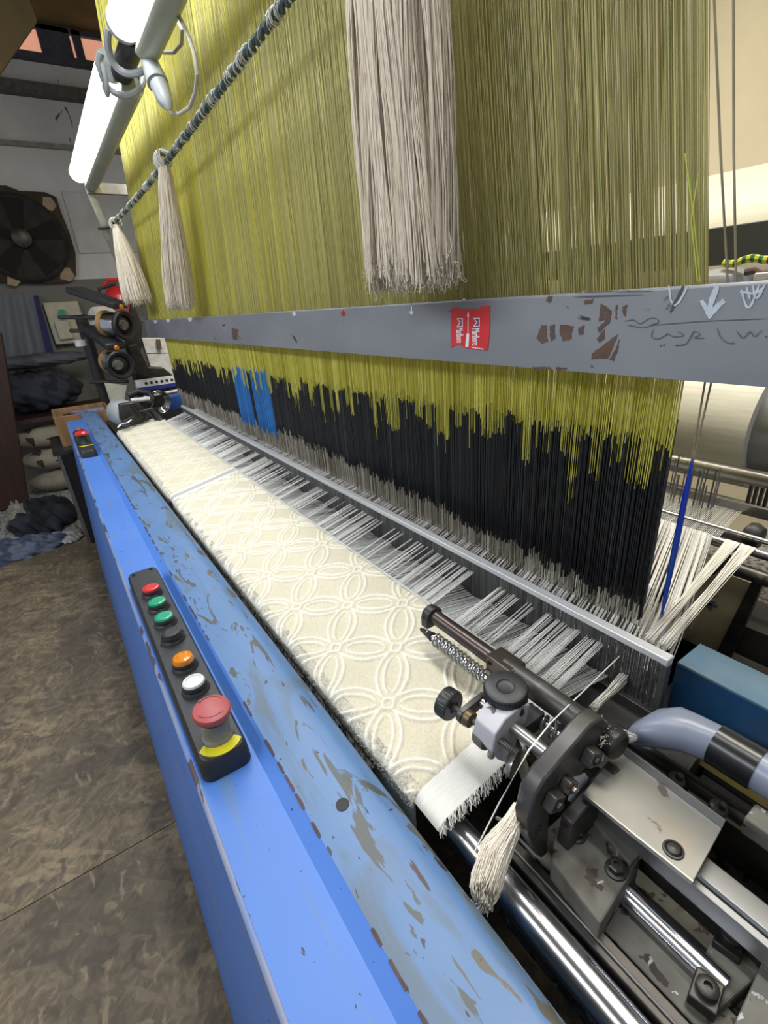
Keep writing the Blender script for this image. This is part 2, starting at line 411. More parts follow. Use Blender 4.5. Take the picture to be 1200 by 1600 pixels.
# ================================================================== blue front of the loom
Y0, Y1 = -.25, 2.98
cov = thing('loom_front_cover', (.08, 1.3, -1.3), 'long scratched blue steel front cover of the loom running away into the distance', 'machine cover')
def sweep(prof, y0, y1, thick=None, ny=1):
    m_ = MB(); secs = []
    for k in range(ny + 1):
        y = y0 + (y1 - y0) * k / ny; secs.append([(x, y, z) for x, z in prof])
    return m_.loft(secs)
build('front_panel', sweep([(.006, -.456), (-.064, -1.29), (-.050, -1.29), (.018, -.456)], Y0, Y1), m_blue, cov, smooth=False)
build('folded_edge', sweep([(.0042, -.4530), (.0062, -.4506), (.0090, -.4499), (.011, -.454), (.006, -.459)], Y0, Y1), m_edge, cov)
build('top_band', sweep([(.009, -.4502), (.070, -.4515), (.0715, -.457), (.009, -.457)], Y0, Y1), m_blue, cov, smooth=False)
build('step', sweep([(.070, -.4515), (.0815, -.4425), (.0838, -.4405), (.0838, -.446), (.073, -.458)], Y0, Y1), m_blue, cov)
nseg = 6
top = [(.0838, -.4405), (.090, -.4398), (.118, -.4368), (.142, -.4355), (.151, -.437), (.158, -.4415), (.1615, -.449), (.162, -.462), (.162, -.56)]
prof = top + [(x - .003, z - .004) for x, z in reversed(top)]
wp = build('worn_panel', sweep(prof, Y0, 3.10), m_blueworn, cov)
# rim of bare rust along the ridge, in flakes
y = .02
while y < 2.8:
    L = random.uniform(.006, .03) * (1.0 if y < .9 else 1.4)
    if random.random() < (.75 if (y < .42 or y > .65) else .25):
        n = 5; up = []; dn = []
        for k in range(n):
            yy = y + L * k / (n - 1); wdt = random.uniform(.0001, .0010) * (1 if 0 < k < n - 1 else .3)
            up.append((.0846 + wdt, yy, -.44025)); dn.append((.0826 - wdt * .3, yy, -.4411))
        build('rust_flake', MB().prism(up + dn[::-1], (0, 0, .0004)), m_rust, cov, smooth=False)
    y += L + random.uniform(.002, .022)
mb = MB()
mb.lathe((.115, .298, -.4372), (0, 0, 1), [(.0066, 0), (.0066, .0007)], 20)
build('bolt_hole', mb, m_rubber, cov)
# flat end plate closing the cover far away
build('end_plate', MB().box((.008, Y1, -1.28), (.165, Y1 + .006, -.456)), m_blue, cov, smooth=False)

# ------------------------------------------------------------------ control strips
def rounded(x0, x1, y0, y1, r, z, n=6):
    out = []
    for cx, cy, a0 in ((x1 - r, y1 - r, 0), (x0 + r, y1 - r, 90), (x0 + r, y0 + r, 180), (x1 - r, y0 + r, 270)):
        for k in range(n + 1):
            an = math.radians(a0 + 90 * k / n); out.append((cx + r * math.cos(an), cy + r * math.sin(an), z))
    return out
ZB = -.4502
def casing(x0, x1, y0, y1, h, parent):
    m_ = MB(); m_.loft([rounded(x0, x1, y0, y1, .012, ZB), rounded(x0 + .001, x1 - .001, y0 + .001, y1 - .001, .012, ZB + h * .8),
                        rounded(x0 + .004, x1 - .004, y0 + .004, y1 - .004, .010, ZB + h)])
    return build('casing', m_, m_black, parent)
def button(x, y, z, mat, parent, r=.0135, lens=False):
    m_ = MB(); m_.lathe((x, y, z), (0, 0, 1), [(.0175, 0), (.0168, .002), (.0145, .0045), (.0145, .010), (.0138, .011)], 28)
    c = build('button_collar', m_, m_black, parent)
    m_ = MB(); m_.lathe((x, y, z + .009), (0, 0, 1), [(r - .001, 0), (r, .003), (r - .001, .0055), (r - .004, .0060), (r - .0048, .0052), (.0006, .0050)] if not lens else [(r, 0), (r, .004), (r - .002, .008), (r - .006, .009), (r - .007, .0082), (.0006, .0084)], 32)
    return build('button', m_, mat, c)
def screws(pts, z, parent):
    for x, y in pts:
        m_ = MB(); m_.lathe((x, y, z - .001), (0, 0, 1), [(.0036, 0), (.0036, .0016), (.0026, .0018), (.0024, .0008)], 16); build('screw', m_, m_rubber, parent)

def up(u, v, z): return at(u, v, z=z)
h1 = .026; zt1 = ZB + h1
nb = up(393, 1152, zt1)            # near end of the casing, raised
cs = thing('control_panel', (.039, .67, ZB), 'black control strip with seven coloured push buttons on the blue cover nearest the viewer', 'control panel')
x0, x1 = .0125, .0655
ya, yb = .412, .925
casing(x0, x1, ya, yb, h1, cs)
zc = zt1
for (u, v, m_, L) in ((240, 916, m_red, 0), (250, 937, m_green, 0), (261, 960, m_green, 0), (272, 985, m_black, 0), (292, 1026, m_amber, 1), (308, 1061, m_white, 0)):
    q = up(u, v, zc + .014); button(.0395, q[1], zc, m_, cs, .0135 if not L else .0138, bool(L))
q = up(327, 1102, zc + .045); my = q[1]; mx = .041
mb = MB(); mb.lathe((mx, my, zc), (0, 0, 1), [(.0165, 0), (.0165, .004), (.0150, .006), (.0155, .024), (.0145, .026)], 30); c_ = build('stop_button_neck', mb, m_tape, cs, label='neck wrapped in dirty clear tape')
mb = MB(); mb.lathe((mx, my, zc + .024), (0, 0, 1), [(.0135, 0), (.0145, .006), (.0160, .008)], 30); build('neck_ring', mb, m_black, c_)
mb = MB(); mb.lathe((mx, my, zc + .031), (0.06, -.10, 1), [(.0165, 0), (.0195, .003), (.0202, .007), (.0188, .010), (.014, .0118), (.0006, .0124)], 36); sb = build('stop_button', mb, m_redworn, cs)
mb = MB()
for a0 in (20, 200):
    pts = [Vector((mx, my, zc + .031)) + Matrix.Rotation(0, 3, 'X') @ Vector((.0145 * math.cos(math.radians(a0 + k * 12)), .0145 * math.sin(math.radians(a0 + k * 12)), .0121 + .0010 * (math.cos(math.radians(a0 + k * 12)) * -.9 + math.sin(math.radians(a0 + k * 12)) * 1.5))) for k in range(9)]
    mb.tube(pts, .0005, 5)
    e = pts[-1]; d = (pts[-1] - pts[-2]).normalized(); s_ = d.cross(Vector((0, 0, 1)))
    mb.prism([e + d * .003, e + s_ * .0018, e - s_ * .0018], (0, 0, .0006))
build('turn_arrow', mb, m_redworn, sb)
# yellow crescent plate under the stop button
pts = []
for k in range(13):
    an = math.radians(195 + 130 * k / 12); pts.append((mx + .0245 * math.cos(an), my - .004 + .0245 * math.sin(an), zc))
for k in range(13):
    an = math.radians(325 - 130 * k / 12); pts.append((mx + .0175 * math.cos(an), my - .000 + .0165 * math.sin(an), zc))
build('warning_plate', MB().prism([Vector(p) for p in pts], (0, 0, .0012)), m_yellow, cs, label='torn yellow crescent plate')
screws([(.024, yb - .016), (.054, yb - .013), (.024, .655), (.054, .672), (.024, ya + .022), (.054, ya + .026)], zc + .0002, cs)

cs2 = thing('control_panel', (.045, 2.3, ZB), 'short black control strip with green and red buttons far along the blue cover', 'control panel')
casing(.014, .068, 2.06, 2.52, h1, cs2)
for y_, m_ in ((2.47, m_red), (2.40, m_green), (2.33, m_green)):
    button(.041, y_, zc, m_, cs2)
y_ = 2.21
c_ = build('stop_button_neck', MB().lathe((.041, y_, zc), (0, 0, 1), [(.017, 0), (.014, .004), (.014, .03)], 24), m_black, cs2)
build('stop_button', MB().lathe((.041, y_, zc + .03), (0, 0, 1), [(.018, 0), (.0245, .004), (.0245, .010), (.018, .016), (.0006, .018)], 28), m_red, cs2)
build('warning_plate', MB().prism([(.041 + .024 * math.cos(math.radians(a_)), 2.155 + .012 * math.sin(math.radians(a_)), zc) for a_ in range(180, 361, 15)], (0, 0, .001)), m_yellow, cs2)

# ------------------------------------------------------------------ lint brush strip between cover and cloth
mb = MB().box((.1640, .33, -.50), (.1700, 2.45, -.4600))
br = tag(build('brush_strip', mb, m_rubber, smooth=False), 'thin black brush strip squeezed between the blue cover and the cream cloth', 'brush strip')
N = 1500; yy = RNG.uniform(.33, 2.45, N); P = np.zeros((N, 2, 3))
P[:, 0] = np.stack([np.full(N, .167) + RNG.normal(0, .0015, N), yy, np.full(N, -.461)], 1)
P[:, 1] = P[:, 0] + np.stack([RNG.normal(.0005, .0012, N), RNG.normal(0, .001, N), RNG.uniform(.003, .0065, N)], 1)
tag(threads('bristles', P, .0005, m_sleeve, br, RNG.random(N)), kind='stuff')

# ================================================================== cloth
CA = math.radians(11.0); XF, ZF = .3685, -.4165          # fell of the cloth
dxs, dzs = -math.cos(CA), -math.sin(CA)
def cloth_pt(s):
    """cross-section of the cloth: from the fell down its slope and round the breast rod; returns x,z,nx,nz"""
    L1 = .1815
    if s <= L1: return XF + dxs * s, ZF + dzs * s, -math.sin(CA), math.cos(CA)
    R = .011; th = (s - L1) / R; lim = math.pi / 2 - CA; t = min(th, lim)
    cx, cz = XF + dxs * L1 + R * math.sin(CA), ZF + dzs * L1 - R * math.cos(CA)
    an = math.pi / 2 + CA + t; nx, nz = math.cos(an), math.sin(an)
    return cx + R * nx, cz + R * nz - max(0, th - lim) * R, nx, nz
def pile_pattern(X, Y):
    """interlaced rings of petals round small squares, as woven in relief"""
    Pq = (X - .284) / .0595; Q = (Y - .445) / .0655
    s = (Pq + Q) / 2; t = (Q - Pq) / 2
    v = np.zeros_like(X)
    def line(d, w): return np.clip(1 - (np.abs(d) / w) ** 2, 0, 1)
    for (a_, b_) in ((s, t), (t, s)):
        fa = a_ - np.floor(a_); db = b_ - np.round(b_)
        wv = 4 * fa * (1 - fa)
        out = .235 * np.sqrt(np.clip(wv, 0, 1)) * (.55 + .45 * wv)
        near = (fa > .10) & (fa < .90)
        v = np.maximum(v, np.where(near, line(np.abs(db) - out, .030), 0))
        f2 = (fa - .17) / .66; ok = (f2 > 0) & (f2 < 1)
        w2 = .125 * np.sqrt(np.clip(4 * f2 * (1 - f2), 0, 1))
        v = np.maximum(v, np.where(ok, line(np.abs(db) - w2, .026), 0))
    ds = np.abs(s - np.round(s)); dt = np.abs(t - np.round(t))
    v = np.maximum(v, line(np.maximum(ds, dt) - .075, .024))
    return v
def cloth(y0, y1, label, faint=1.0, border=True):
    ys = np.arange(y0, y1, .0017); S_ = np.arange(0, .255, .0017)
    base = np.array([cloth_pt(s_) for s_ in S_])
    YY, SS = np.meshgrid(ys, S_, indexing='ij'); X = base[None, :, 0] + 0 * YY
    Xd = XF - SS * math.cos(CA)
    fz0 = np.clip((SS - .186) / .012, 0, 1); v = pile_pattern(Xd, YY) * faint * (1 - .8 * fz0)
    rn = RNG.random(YY.shape); n2 = RNG.random(YY.shape)
    low = np.sin(YY * 31 + SS * 19) * np.sin(SS * 57 + 1) * .0005
    edge = np.clip(np.minimum(YY - y0, y1 - YY) / .006, 0, 1)
    edge = np.minimum(edge, np.clip(SS / .004, 0, 1))
    hgt = (.0026 + .0036 * v + .0008 * (rn - .5) + low) * edge
    fuzz = np.clip((SS - .180) / .012, 0, 1)
    hgt = hgt + fuzz * .0007 * n2
    Z = base[None, :, 1] + base[None, :, 3] * hgt; X = X + base[None, :, 2] * hgt
    X = X + (RNG.random(X.shape) - .5) * .0006
    Yd = YY + (RNG.random(X.shape) - .5) * .0006
    V = np.stack([X, Yd, Z + H], -1); org = np.array([.27, (y0 + y1) / 2, -.53 + H]); V = V - org
    ny, ns = YY.shape; idx = np.arange(ny * ns).reshape(ny, ns)
    Fq = np.stack([idx[:-1, :-1], idx[1:, :-1], idx[1:, 1:], idx[:-1, 1:]], -1).reshape(-1, 4)
    me = bpy.data.meshes.new('terry_cloth'); me.vertices.add(ny * ns); me.vertices.foreach_set('co', V.reshape(-1))
    me.loops.add(len(Fq) * 4); me.loops.foreach_set('vertex_index', Fq.reshape(-1).astype(np.int32))
    me.polygons.add(len(Fq)); me.polygons.foreach_set('loop_start', np.arange(len(Fq), dtype=np.int32) * 4); me.update(calc_edges=True)
    me.polygons.foreach_set('use_smooth', np.ones(len(Fq), bool))
    a_ = me.attributes.new('pile', 'FLOAT', 'POINT'); a_.data.foreach_set('value', np.clip(v * .9 + fuzz * .5 + (n2 - .5) * .12 + .05, 0, 1).reshape(-1).astype(np.float32))
    me.materials.append(m_terry)
    ob = bpy.data.objects.new('terry_cloth', me); COL.objects.link(ob); ob.location = org; ORG[ob.name] = org
    tag(ob, label, 'terry cloth', 'terry cloths on the loom')
    # fluff standing off the rolled edge
    N = int((y1 - y0) * 22000); yy = RNG.uniform(y0, y1, N); ss = RNG.uniform(.181, .206, N)
    B = np.array([cloth_pt(s_) for s_ in ss]); Lh = RNG.uniform(.001, .0038, N)
    P = np.zeros((N, 3, 3)); o0 = np.stack([B[:, 0] + B[:, 2] * .002, yy, B[:, 1] + B[:, 3] * .002], 1)
    nrm = np.stack([B[:, 2], 0 * yy, B[:, 3]], 1)
    P[:, 0] = o0; P[:, 1] = o0 + nrm * Lh[:, None] * .6 + RNG.normal(0, .0004, (N, 3)); P[:, 2] = o0 + nrm * Lh[:, None] + RNG.normal(0, .0010, (N, 3))
    tag(threads('pile_fluff', P, np.tile(np.array([.0003, .00022, .0001]), (N, 1)), m_yarnw, ob, .55 + .45 * RNG.random(N)), kind='stuff')
    return ob
c1 = cloth(.272, 1.343, 'cream terry cloth with linked petal rings, on the near side of the white parting band')
c2 = cloth(1.400, 2.47, 'cream terry cloth beyond the white parting band, running to the far temple', .6)
# plain woven bands: the parting between the cloths and the near selvage
def band(y0, y1, name, label, cat, slit=None, s1=.235, up_=.0026):
    m_ = MB(); n = 40; secs = []
    for k in range(n + 1):
        x, z, nx, nz = cloth_pt(s1 * k / n)
        secs.append([(x + nx * up_, y0, z + nz * up_), (x + nx * up_, y1, z + nz * up_), (x - nx * .0006, y1, z - nz * .0006), (x - nx * .0006, y0, z - nz * .0006)])
    m_.loft(secs); o = build(name, m_, m_band); tag(o, label, cat)
    return o
m_band = M('plain_white_weave', (.78, .76, .70), (.68, .66, .61), .85, 0, 260, vec=(.2, 6, .2), bmp=.3)
m_slit = M('grey_leno_weave', (.40, .39, .37), (.52, .51, .49), .85, 0, 300, vec=(.1, 4, .1))
gb = band(1.342, 1.401, 'parting_band', 'white parting band with a grey slit between the two cream cloths', 'woven band')
mb = MB(); secs = []
for k in range(41):
    x, z, nx, nz = cloth_pt(.215 * k / 40); secs.append([(x + nx * .0030, 1.361, z + nz * .0030), (x + nx * .0030, 1.382, z + nz * .0030), (x, 1.382, z), (x, 1.361, z)])
build('slit', mb.loft(secs), m_slit, gb)
sv = band(.235, .274, 'selvage_band', 'plain white selvage band ending in a cut fringe beside the chrome rod', 'woven band', s1=.196, up_=.0008)
# cut fringe of weft ends along the near selvage
N = 230; ss = np.sort(RNG.uniform(.02, .19, N)); B = np.array([cloth_pt(s_) for s_ in ss]); P = np.zeros((N, 4, 3))
ln = RNG.uniform(.004, .010, N)
for k in range(4):
    f_ = k / 3; P[:, k] = np.stack([B[:, 0] - .004 * f_ + RNG.normal(0, .0006, N) * k, .236 - ln * f_, B[:, 1] + .0006 - .007 * f_ ** 2 + RNG.normal(0, .0006, N) * k], 1)
tag(threads('cut_fringe', P, .0005, m_yarnw, sv, .4 + .6 * RNG.random(N)), kind='stuff')
# darker fell line where the weft is beaten up
mb = MB(); mb.tube([(XF + .001, .24, ZF + .0015), (XF + .001, 2.43, ZF + .0015)], .0021, 8)
tag(build('fell_cord', mb, M('beaten_weft', (.50, .50, .46), (.62, .62, .58), .8, 0, 300)), 'grey rib of beaten weft along the upper edge of the cloths', 'weft rib')

# ================================================================== warp between fell and reed
XR = .455
N = 2100; yf = np.linspace(.243, 2.33, N) + RNG.normal(0, .0003, N)
blk = np.floor((yf - .2) / .0185 + .5 * np.sin(yf * 13)).astype(int)
rb = RNG.random(blk.max() + 3); sub = np.floor(yf / .0042).astype(int); rs = RNG.random(sub.max() + 3)
upm = (rb[blk] * .6 + rs[sub] * .5) > .56
upm &= ((yf - .2) / .0205 % 1) > .12
N2 = 2000; yl_ = np.linspace(.241, 2.33, N2) + RNG.normal(0, .0003, N2)
yf = np.concatenate([yf[upm], yl_]); N = len(yf); nu = N - N2
zu = -.3935 + .0050 * (rs[sub][upm] - .5) + RNG.normal(0, .0006, nu); zl = -.430 + .003 * np.sin(yl_ * 90) + RNG.normal(0, .0008, N2)
zr = np.concatenate([zu, zl]); xe = np.concatenate([np.full(nu, XR), np.full(N2, XR - .003)])
P = np.zeros((N, 2, 3)); P[:, 0] = np.stack([np.full(N, XF - .002), yf, np.full(N, ZF + .001)], 1); P[:, 1] = np.stack([xe, yf + RNG.normal(0, .0003, N), zr], 1)
wt = np.concatenate([.62 + .38 * RNG.random(nu), .30 + .30 * RNG.random(N2)]); upm = np.arange(N) < nu
tag(threads('warp_yarns', P, np.where(upm, .00042, .00048), m_warp, None, wt), 'fine white warp yarns in raised and lowered groups between cloth and reed', 'warp yarns', kind='stuff')
# beyond the harness: the warp comes forward from the back rod
N = 1500; yb_ = np.linspace(.31, 2.75, N); P = np.zeros((N, 3, 3)); yr = np.linspace(.20, 2.42, N)
zz = np.where(RNG.random(N) > .5, -.408, -.440)
P[:, 0] = np.stack([np.full(N, .470), yr - .01, zz * 1.0], 1); P[:, 1] = np.stack([np.full(N, .60), yr * .74 + yb_ * .26, zz], 1)
P[:, 2] = np.stack([np.full(N, .845), yb_, np.full(N, -.397)], 1)
bw = tag(threads('rear_warp_yarns', P, .0009, m_warp, None, .35 + .65 * RNG.random(N)), 'sheet of white warp yarns coming forward behind the harness from the back rod', 'warp yarns', kind='stuff')
for k, (u0, v0, u1, v1, nn, lab) in enumerate(((1036, 1010, 1163, 880, 26, 'loose white yarn bundle nearest the blue box, slanting up to the back rod'), (1012, 1000, 1140, 868, 40, 'wider white yarn bundle slanting to the back rod, left of the loose one'))):
    A = at(u0, v0, x=.50); Bq = at(u1, v1, x=.845); Bq[2] = -.397; P = np.zeros((nn, 2, 3))
    P[:, 0] = A + RNG.normal(0, .003, (nn, 3)) * [0, 1, .6]; P[:, 1] = Bq + np.stack([0 * np.arange(nn), np.linspace(-.010, .010, nn), 0 * np.arange(nn)], 1)
    tag(threads('yarn_bundle', P, .0006, m_yarnw, None, .4 + .6 * RNG.random(nn)), lab, 'yarn bundle', 'loose yarn bundles behind the reed')

# ------------------------------------------------------------------ reed
m_railb = M('bright_reed_rail', (.74, .75, .77), (.60, .61, .63), .4, .3, 30, vec=(1, .1, 1))
reed = thing('reed', (XR, 1.3, -.486), 'long steel reed with fine upright wires and a bright top rail', 'reed')
q0 = at(1047, 1030, x=XR); ya, yb = q0[1], 2.36; zt_r = q0[2]; zb_r = zt_r - .090
build('top_rail', MB().box((XR - .004, ya, zt_r - .0085), (XR + .009, yb, zt_r)), m_railb, reed, bevel=.0012)
build('bottom_rail', MB().box((XR - .006, ya, zb_r), (XR + .006, yb, zb_r + .013)), m_gun, reed, bevel=.001)
N = 1240; yy = np.linspace(ya + .004, yb - .004, N); P = np.zeros((N, 2, 3)); P[:, 0] = np.stack([np.full(N, XR), yy, np.full(N, zb_r + .01)], 1); P[:, 1] = np.stack([np.full(N, XR), yy, np.full(N, zt_r - .004)], 1)
tag(threads('reed_wires', P, .00092, m_reedw, reed, RNG.random(N)), kind='stuff')
build('end_piece', MB().box((XR - .005, ya - .001, zb_r + .01), (XR + .005, ya + .006, zt_r - .008)), m_steel, reed)
build('end_piece', MB().box((XR - .005, yb - .006, zb_r + .01), (XR + .005, yb + .001, zt_r - .008)), m_steel, reed)
# sley (grooved guide) under the warp and dark well behind it
mb = MB(); mb.loft([[(.385, y_, -.495), (.445, y_, zb_r - .0005), (.475, y_, zb_r - .0005), (.475, y_, -.56), (.385, y_, -.56)] for y_ in (.13, 2.5)])
tag(build('sley_beam', mb, m_gun, smooth=False), 'dark steel sley beam under the reed', 'sley')

# ================================================================== harness
def harness_upper():
    PP = []; TT = []; RR = []
    for l in range(8):
        n = 930 + 7 * l; yb_ = np.linspace((.520 + .012 * l) * .452, 3.02, n) + RNG.normal(0, .0005, n)
        yt = .255 + yb_[0] + (yb_ - yb_[0]) * (2.43 - .49) / (3.02 - .235) + RNG.normal(0, .004, n)
        xb = .520 + .012 * l; P = np.zeros((n, 3, 3))
        P[:, 0] = np.stack([np.full(n, xb), yb_, np.full(n, -.045)], 1)
        P[:, 2] = np.stack([np.full(n, xb + .01) + RNG.normal(0, .003, n), yt, np.full(n, 1.28)], 1)
        P[:, 1] = P[:, 0] * .5 + P[:, 2] * .5 + RNG.normal(0, .0012, (n, 3)) * [1, 1, 0]
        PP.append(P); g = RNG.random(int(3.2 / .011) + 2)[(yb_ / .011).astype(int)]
        fy = np.clip((yb_ - .5) / 1.3, 0, 1); TT.append(np.clip(.08 + .38 * fy + .22 * RNG.random(n) + .36 * (g - .3), 0, 1)); RR.append(np.full(n, .00050))  # cords tinted greyer near, yellower far: the lamp's light put into their colour
    return np.concatenate(PP), np.concatenate(TT), np.concatenate(RR)
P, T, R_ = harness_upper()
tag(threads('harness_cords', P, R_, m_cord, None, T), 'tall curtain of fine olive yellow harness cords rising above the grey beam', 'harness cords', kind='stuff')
# two loose bright cords crossing near the right edge of the curtain
P = np.array([[at(1070, 240, x=.51), at(1083, 330, x=.51), at(1094, 440, x=.515)], [at(1091, 270, x=.51), at(1080, 345, x=.51), at(1090, 440, x=.512)]])
tag(threads('loose_cord', P, .0005, MT('bright_cord', [(0, (.5, .62, .06)), (1, (.6, .66, .1))], .4), None, [.2, .8], 6), 'pair of brighter yellow green cords crossing at the right edge of the cord curtain', 'cord')

# lower harness: cord, sleeve, wire for every position
cordP, slP, slT, blP, blT, wiP, cT, cR = [], [], [], [], [], [], [], []
for l in range(9):
    n = 800 + 9 * l; x = .538 + .0125 * l; yy = np.linspace(x * .474, 2.80, n) + RNG.normal(0, .0005, n)
    b1 = RNG.random(400)[(yy / .016 + l * .37).astype(int)]; j = RNG.random(n)
    far = np.clip((yy - .3) / 2.2, 0, 1)
    zs = np.where(b1 > .62, -.168, -.158 - .075 * b1 / .62) - .012 * j - .02 * far
    zs = np.where(RNG.random(n) > .9, zs - .03, zs)
    ze = -.322 - .040 * np.clip((1.1 - yy) / .8, 0, 1) - .018 * RNG.random(n) - .022 * RNG.random(400)[(yy / .02).astype(int)]
    z0 = np.full(n, -.045); xx = np.full(n, x)
    cordP.append(np.stack([np.stack([xx, yy, z0], 1), np.stack([xx, yy, zs], 1)], 1)); cT.append(.15 + .7 * RNG.random(n)); cR.append(np.where(far > .3, .00060, .00055))
    isb = (l < 4) & (((yy > 1.44) & (yy < 1.60)) | ((yy > 1.63) & (yy < 1.78)))
    S_ = np.stack([np.stack([xx, yy, zs + .004], 1), np.stack([xx, yy, ze], 1)], 1)
    S_[isb, 1, 2] -= .018; S_[isb, 0, 2] += .01
    slP.append(S_[~isb]); slT.append(RNG.random((~isb).sum())); blP.append(S_[isb]); blT.append(RNG.random(isb.sum()))
    wiP.append(np.stack([np.stack([xx, yy, ze + .002], 1), np.stack([xx + RNG.normal(0, .002, n), yy, np.full(n, -.56)], 1)], 1))
lo = thing('heddle_harness', (.56, 1.5, -.56), 'curtain of yellow cords, black sleeves and steel heddle wires hanging under the grey beam', 'heddles')
tag(threads('lower_cords', np.concatenate(cordP), np.concatenate(cR), m_cordlow, lo, np.concatenate(cT)), kind='stuff')
tag(threads('black_sleeves', np.concatenate(slP), .00145, m_sleeve, lo, np.concatenate(slT), 4), kind='stuff')
tag(threads('blue_sleeves', np.concatenate(blP), .0013, m_sleeveblue, lo, np.concatenate(blT), 4), kind='stuff')
wp_ = np.concatenate(wiP); tag(threads('heddle_wires', wp_, .0006, m_wire, lo, RNG.random(len(wp_))), kind='stuff')

# ------------------------------------------------------------------ two single cords at the right
m_dull = M('dull_cord', (.33, .28, .17), (.22, .19, .12), .6)
sc = thing('selvage_heddle', (.56, .24, -.5), 'pair of thin single cords right of the curtain, joining in one blue sleeve', 'heddle')
t0 = at(1083, 715, x=.56); t1 = at(1034, 960, x=.56); t2 = at(1019, 1010, x=.56)
for k, (c0_, c1_, c2_) in enumerate(((( 1116, 0), (1137, 440), (1102, 595)), ((1146, 0), (1150, 440), (1112, 595)))):
    A = at(*c0_, x=.545); B_ = at(*c1_, x=.545); C_ = at(*c2_, x=.56); up_ = A + (A - B_) * 1.5
    build('cord', MB().tube([up_, A, (A + B_) / 2 + [0, .0008, 0], B_, C_, t0 + [0, .0012 * (1 - 2 * k), .01], t0 + [0, 0, -.02]], .0011, 6), m_dull, sc)
mid = (t0 + t1) / 2
build('sleeve', MB().tube([t0, t0 * .8 + t1 * .2, mid, t1 * .8 + t0 * .2, t1], [.0012, .0032, .0036, .0030, .0016], 10), M('vivid_blue_sleeve', (.008, .03, .42), (.01, .10, .34), .35, 0, 9, vec=(1, 1, .6)), sc)
build('wire', MB().tube([t1, t2, t2 + (t2 - t1)], .0011, 6), m_steel, sc)

# ================================================================== grey beam with its marks
XB = .50
beam = thing('grey_beam', (XB, 1.4, -.092), 'long grey painted steel beam crossing in front of the harness cords', 'beam')
secs = []
for y_ in (-.35, 3.03):
    secs.append([(XB, y_, -.0895), (XB, y_, -.0085), (XB + .002, y_, -.0065), (XB + .014, y_, -.0065), (XB + .014, y_, -.0095), (XB + .006, y_, -.0115), (XB + .006, y_, -.0895)])
build('bar', MB().loft(secs), m_beam, beam, smooth=False, bevel=.0006)
def bp(u, v, off=.0): q = at(u, v, x=XB - off); return q
def patch(name, polys, mat, off=.0004, label=None):
    m_ = MB()
    rg = random.Random(5)
    for pl in polys:
        q_ = []
        for (u, v), (u2, v2) in zip(pl, pl[1:] + pl[:1]):
            L = math.hypot(u2 - u, v2 - v); n_ = max(1, int(L / 3))
            for k in range(n_):
                j = .9 if k else .3; q_.append(bp(u + (u2 - u) * k / n_ + rg.uniform(-j, j), v + (v2 - v) * k / n_ + rg.uniform(-j, j), off))
        m_.prism(q_, (off, 0, 0))
    return build(name, m_, mat, beam, smooth=False, label=label)
patch('paint_chip', [[(938, 474), (947, 478), (944, 500), (936, 503)], [(948, 480), (956, 486), (952, 505), (936, 520), (933, 512), (944, 504)], [(932, 530), (945, 514), (945, 528), (936, 536)], [(925, 552), (966, 521), (950, 560), (924, 562)], [(968, 530), (966, 545), (958, 565), (952, 562), (960, 548)], [(962, 478), (965, 476), (963, 500), (961, 498)], [(972, 480), (980, 476), (977, 495), (974, 492)],
        [(838, 528), (846, 508), (853, 508), (856, 534), (846, 538)], [(858, 510), (867, 506), (867, 530), (861, 534)], [(875, 508), (884, 508), (896, 510), (892, 530), (880, 534), (875, 524)], [(903, 512), (913, 508), (912, 522), (904, 524)],
        [(852, 470), (858, 462), (864, 463), (862, 470), (858, 474)], [(912, 470), (928, 467), (926, 474), (914, 476)]], m_brown, .0004, 'brown paint chips')
patch('edge_chip', [[(832, 573), (860, 574), (862, 578), (834, 577)], [(868, 574), (886, 575), (884, 579), (870, 578)], [(362, 512), (372, 514), (371, 531), (363, 529)], [(700, 486), (712, 484), (711, 488)]], m_brown, .0004)
def smooth_line(ln_, n=4):
    P_ = [np.array(p, float) for p in ln_]; P_ = [2 * P_[0] - P_[1]] + P_ + [2 * P_[-1] - P_[-2]]; out = []
    for i in range(1, len(P_) - 2):
        for k in range(n):
            t = k / n; out.append(.5 * ((2 * P_[i]) + (P_[i + 1] - P_[i - 1]) * t + (2 * P_[i - 1] - 5 * P_[i] + 4 * P_[i + 1] - P_[i + 2]) * t ** 2 + (3 * P_[i] - P_[i - 1] - 3 * P_[i + 1] + P_[i + 2]) * t ** 3))
    return out + [P_[-2]]
def stroke(name, lines, mat, wd=2.0, off=.0006, label=None):
    # one ribbon of pen or paint per line, thinning and swelling along its way
    m_ = MB(); rg = random.Random(len(lines) * 7 + int(wd * 3)); o_ = off
    for ln_ in lines:
        C_ = smooth_line(ln_); L_, R2 = [], []; o_ += .00012
        for k, p in enumerate(C_):
            d = C_[min(k + 1, len(C_) - 1)] - C_[max(k - 1, 0)]; d = d / (np.linalg.norm(d) + 1e-6); nrm = np.array([-d[1], d[0]])
            w2 = wd / 2 * rg.uniform(.65, 1.1) * (.5 if k in (0, len(C_) - 1) else 1)
            L_.append(bp(*(p + nrm * w2), o_)); R2.append(bp(*(p - nrm * w2), o_))
        n_ = len(L_); vs = [*L_, *R2]; vs = vs + [v + np.array([.0001, 0, 0]) for v in vs]; fs = []
        for k in range(n_ - 1):
            fs.append((k, k + 1, n_ + k + 1, n_ + k)); fs.append((2 * n_ + k, 3 * n_ + k, 3 * n_ + k + 1, 2 * n_ + k + 1))
            fs.append((k, 2 * n_ + k, 2 * n_ + k + 1, k + 1)); fs.append((n_ + k, n_ + k + 1, 3 * n_ + k + 1, 3 * n_ + k))
        m_.add(vs, fs)
    return build(name, m_, mat, beam, smooth=False, label=label)
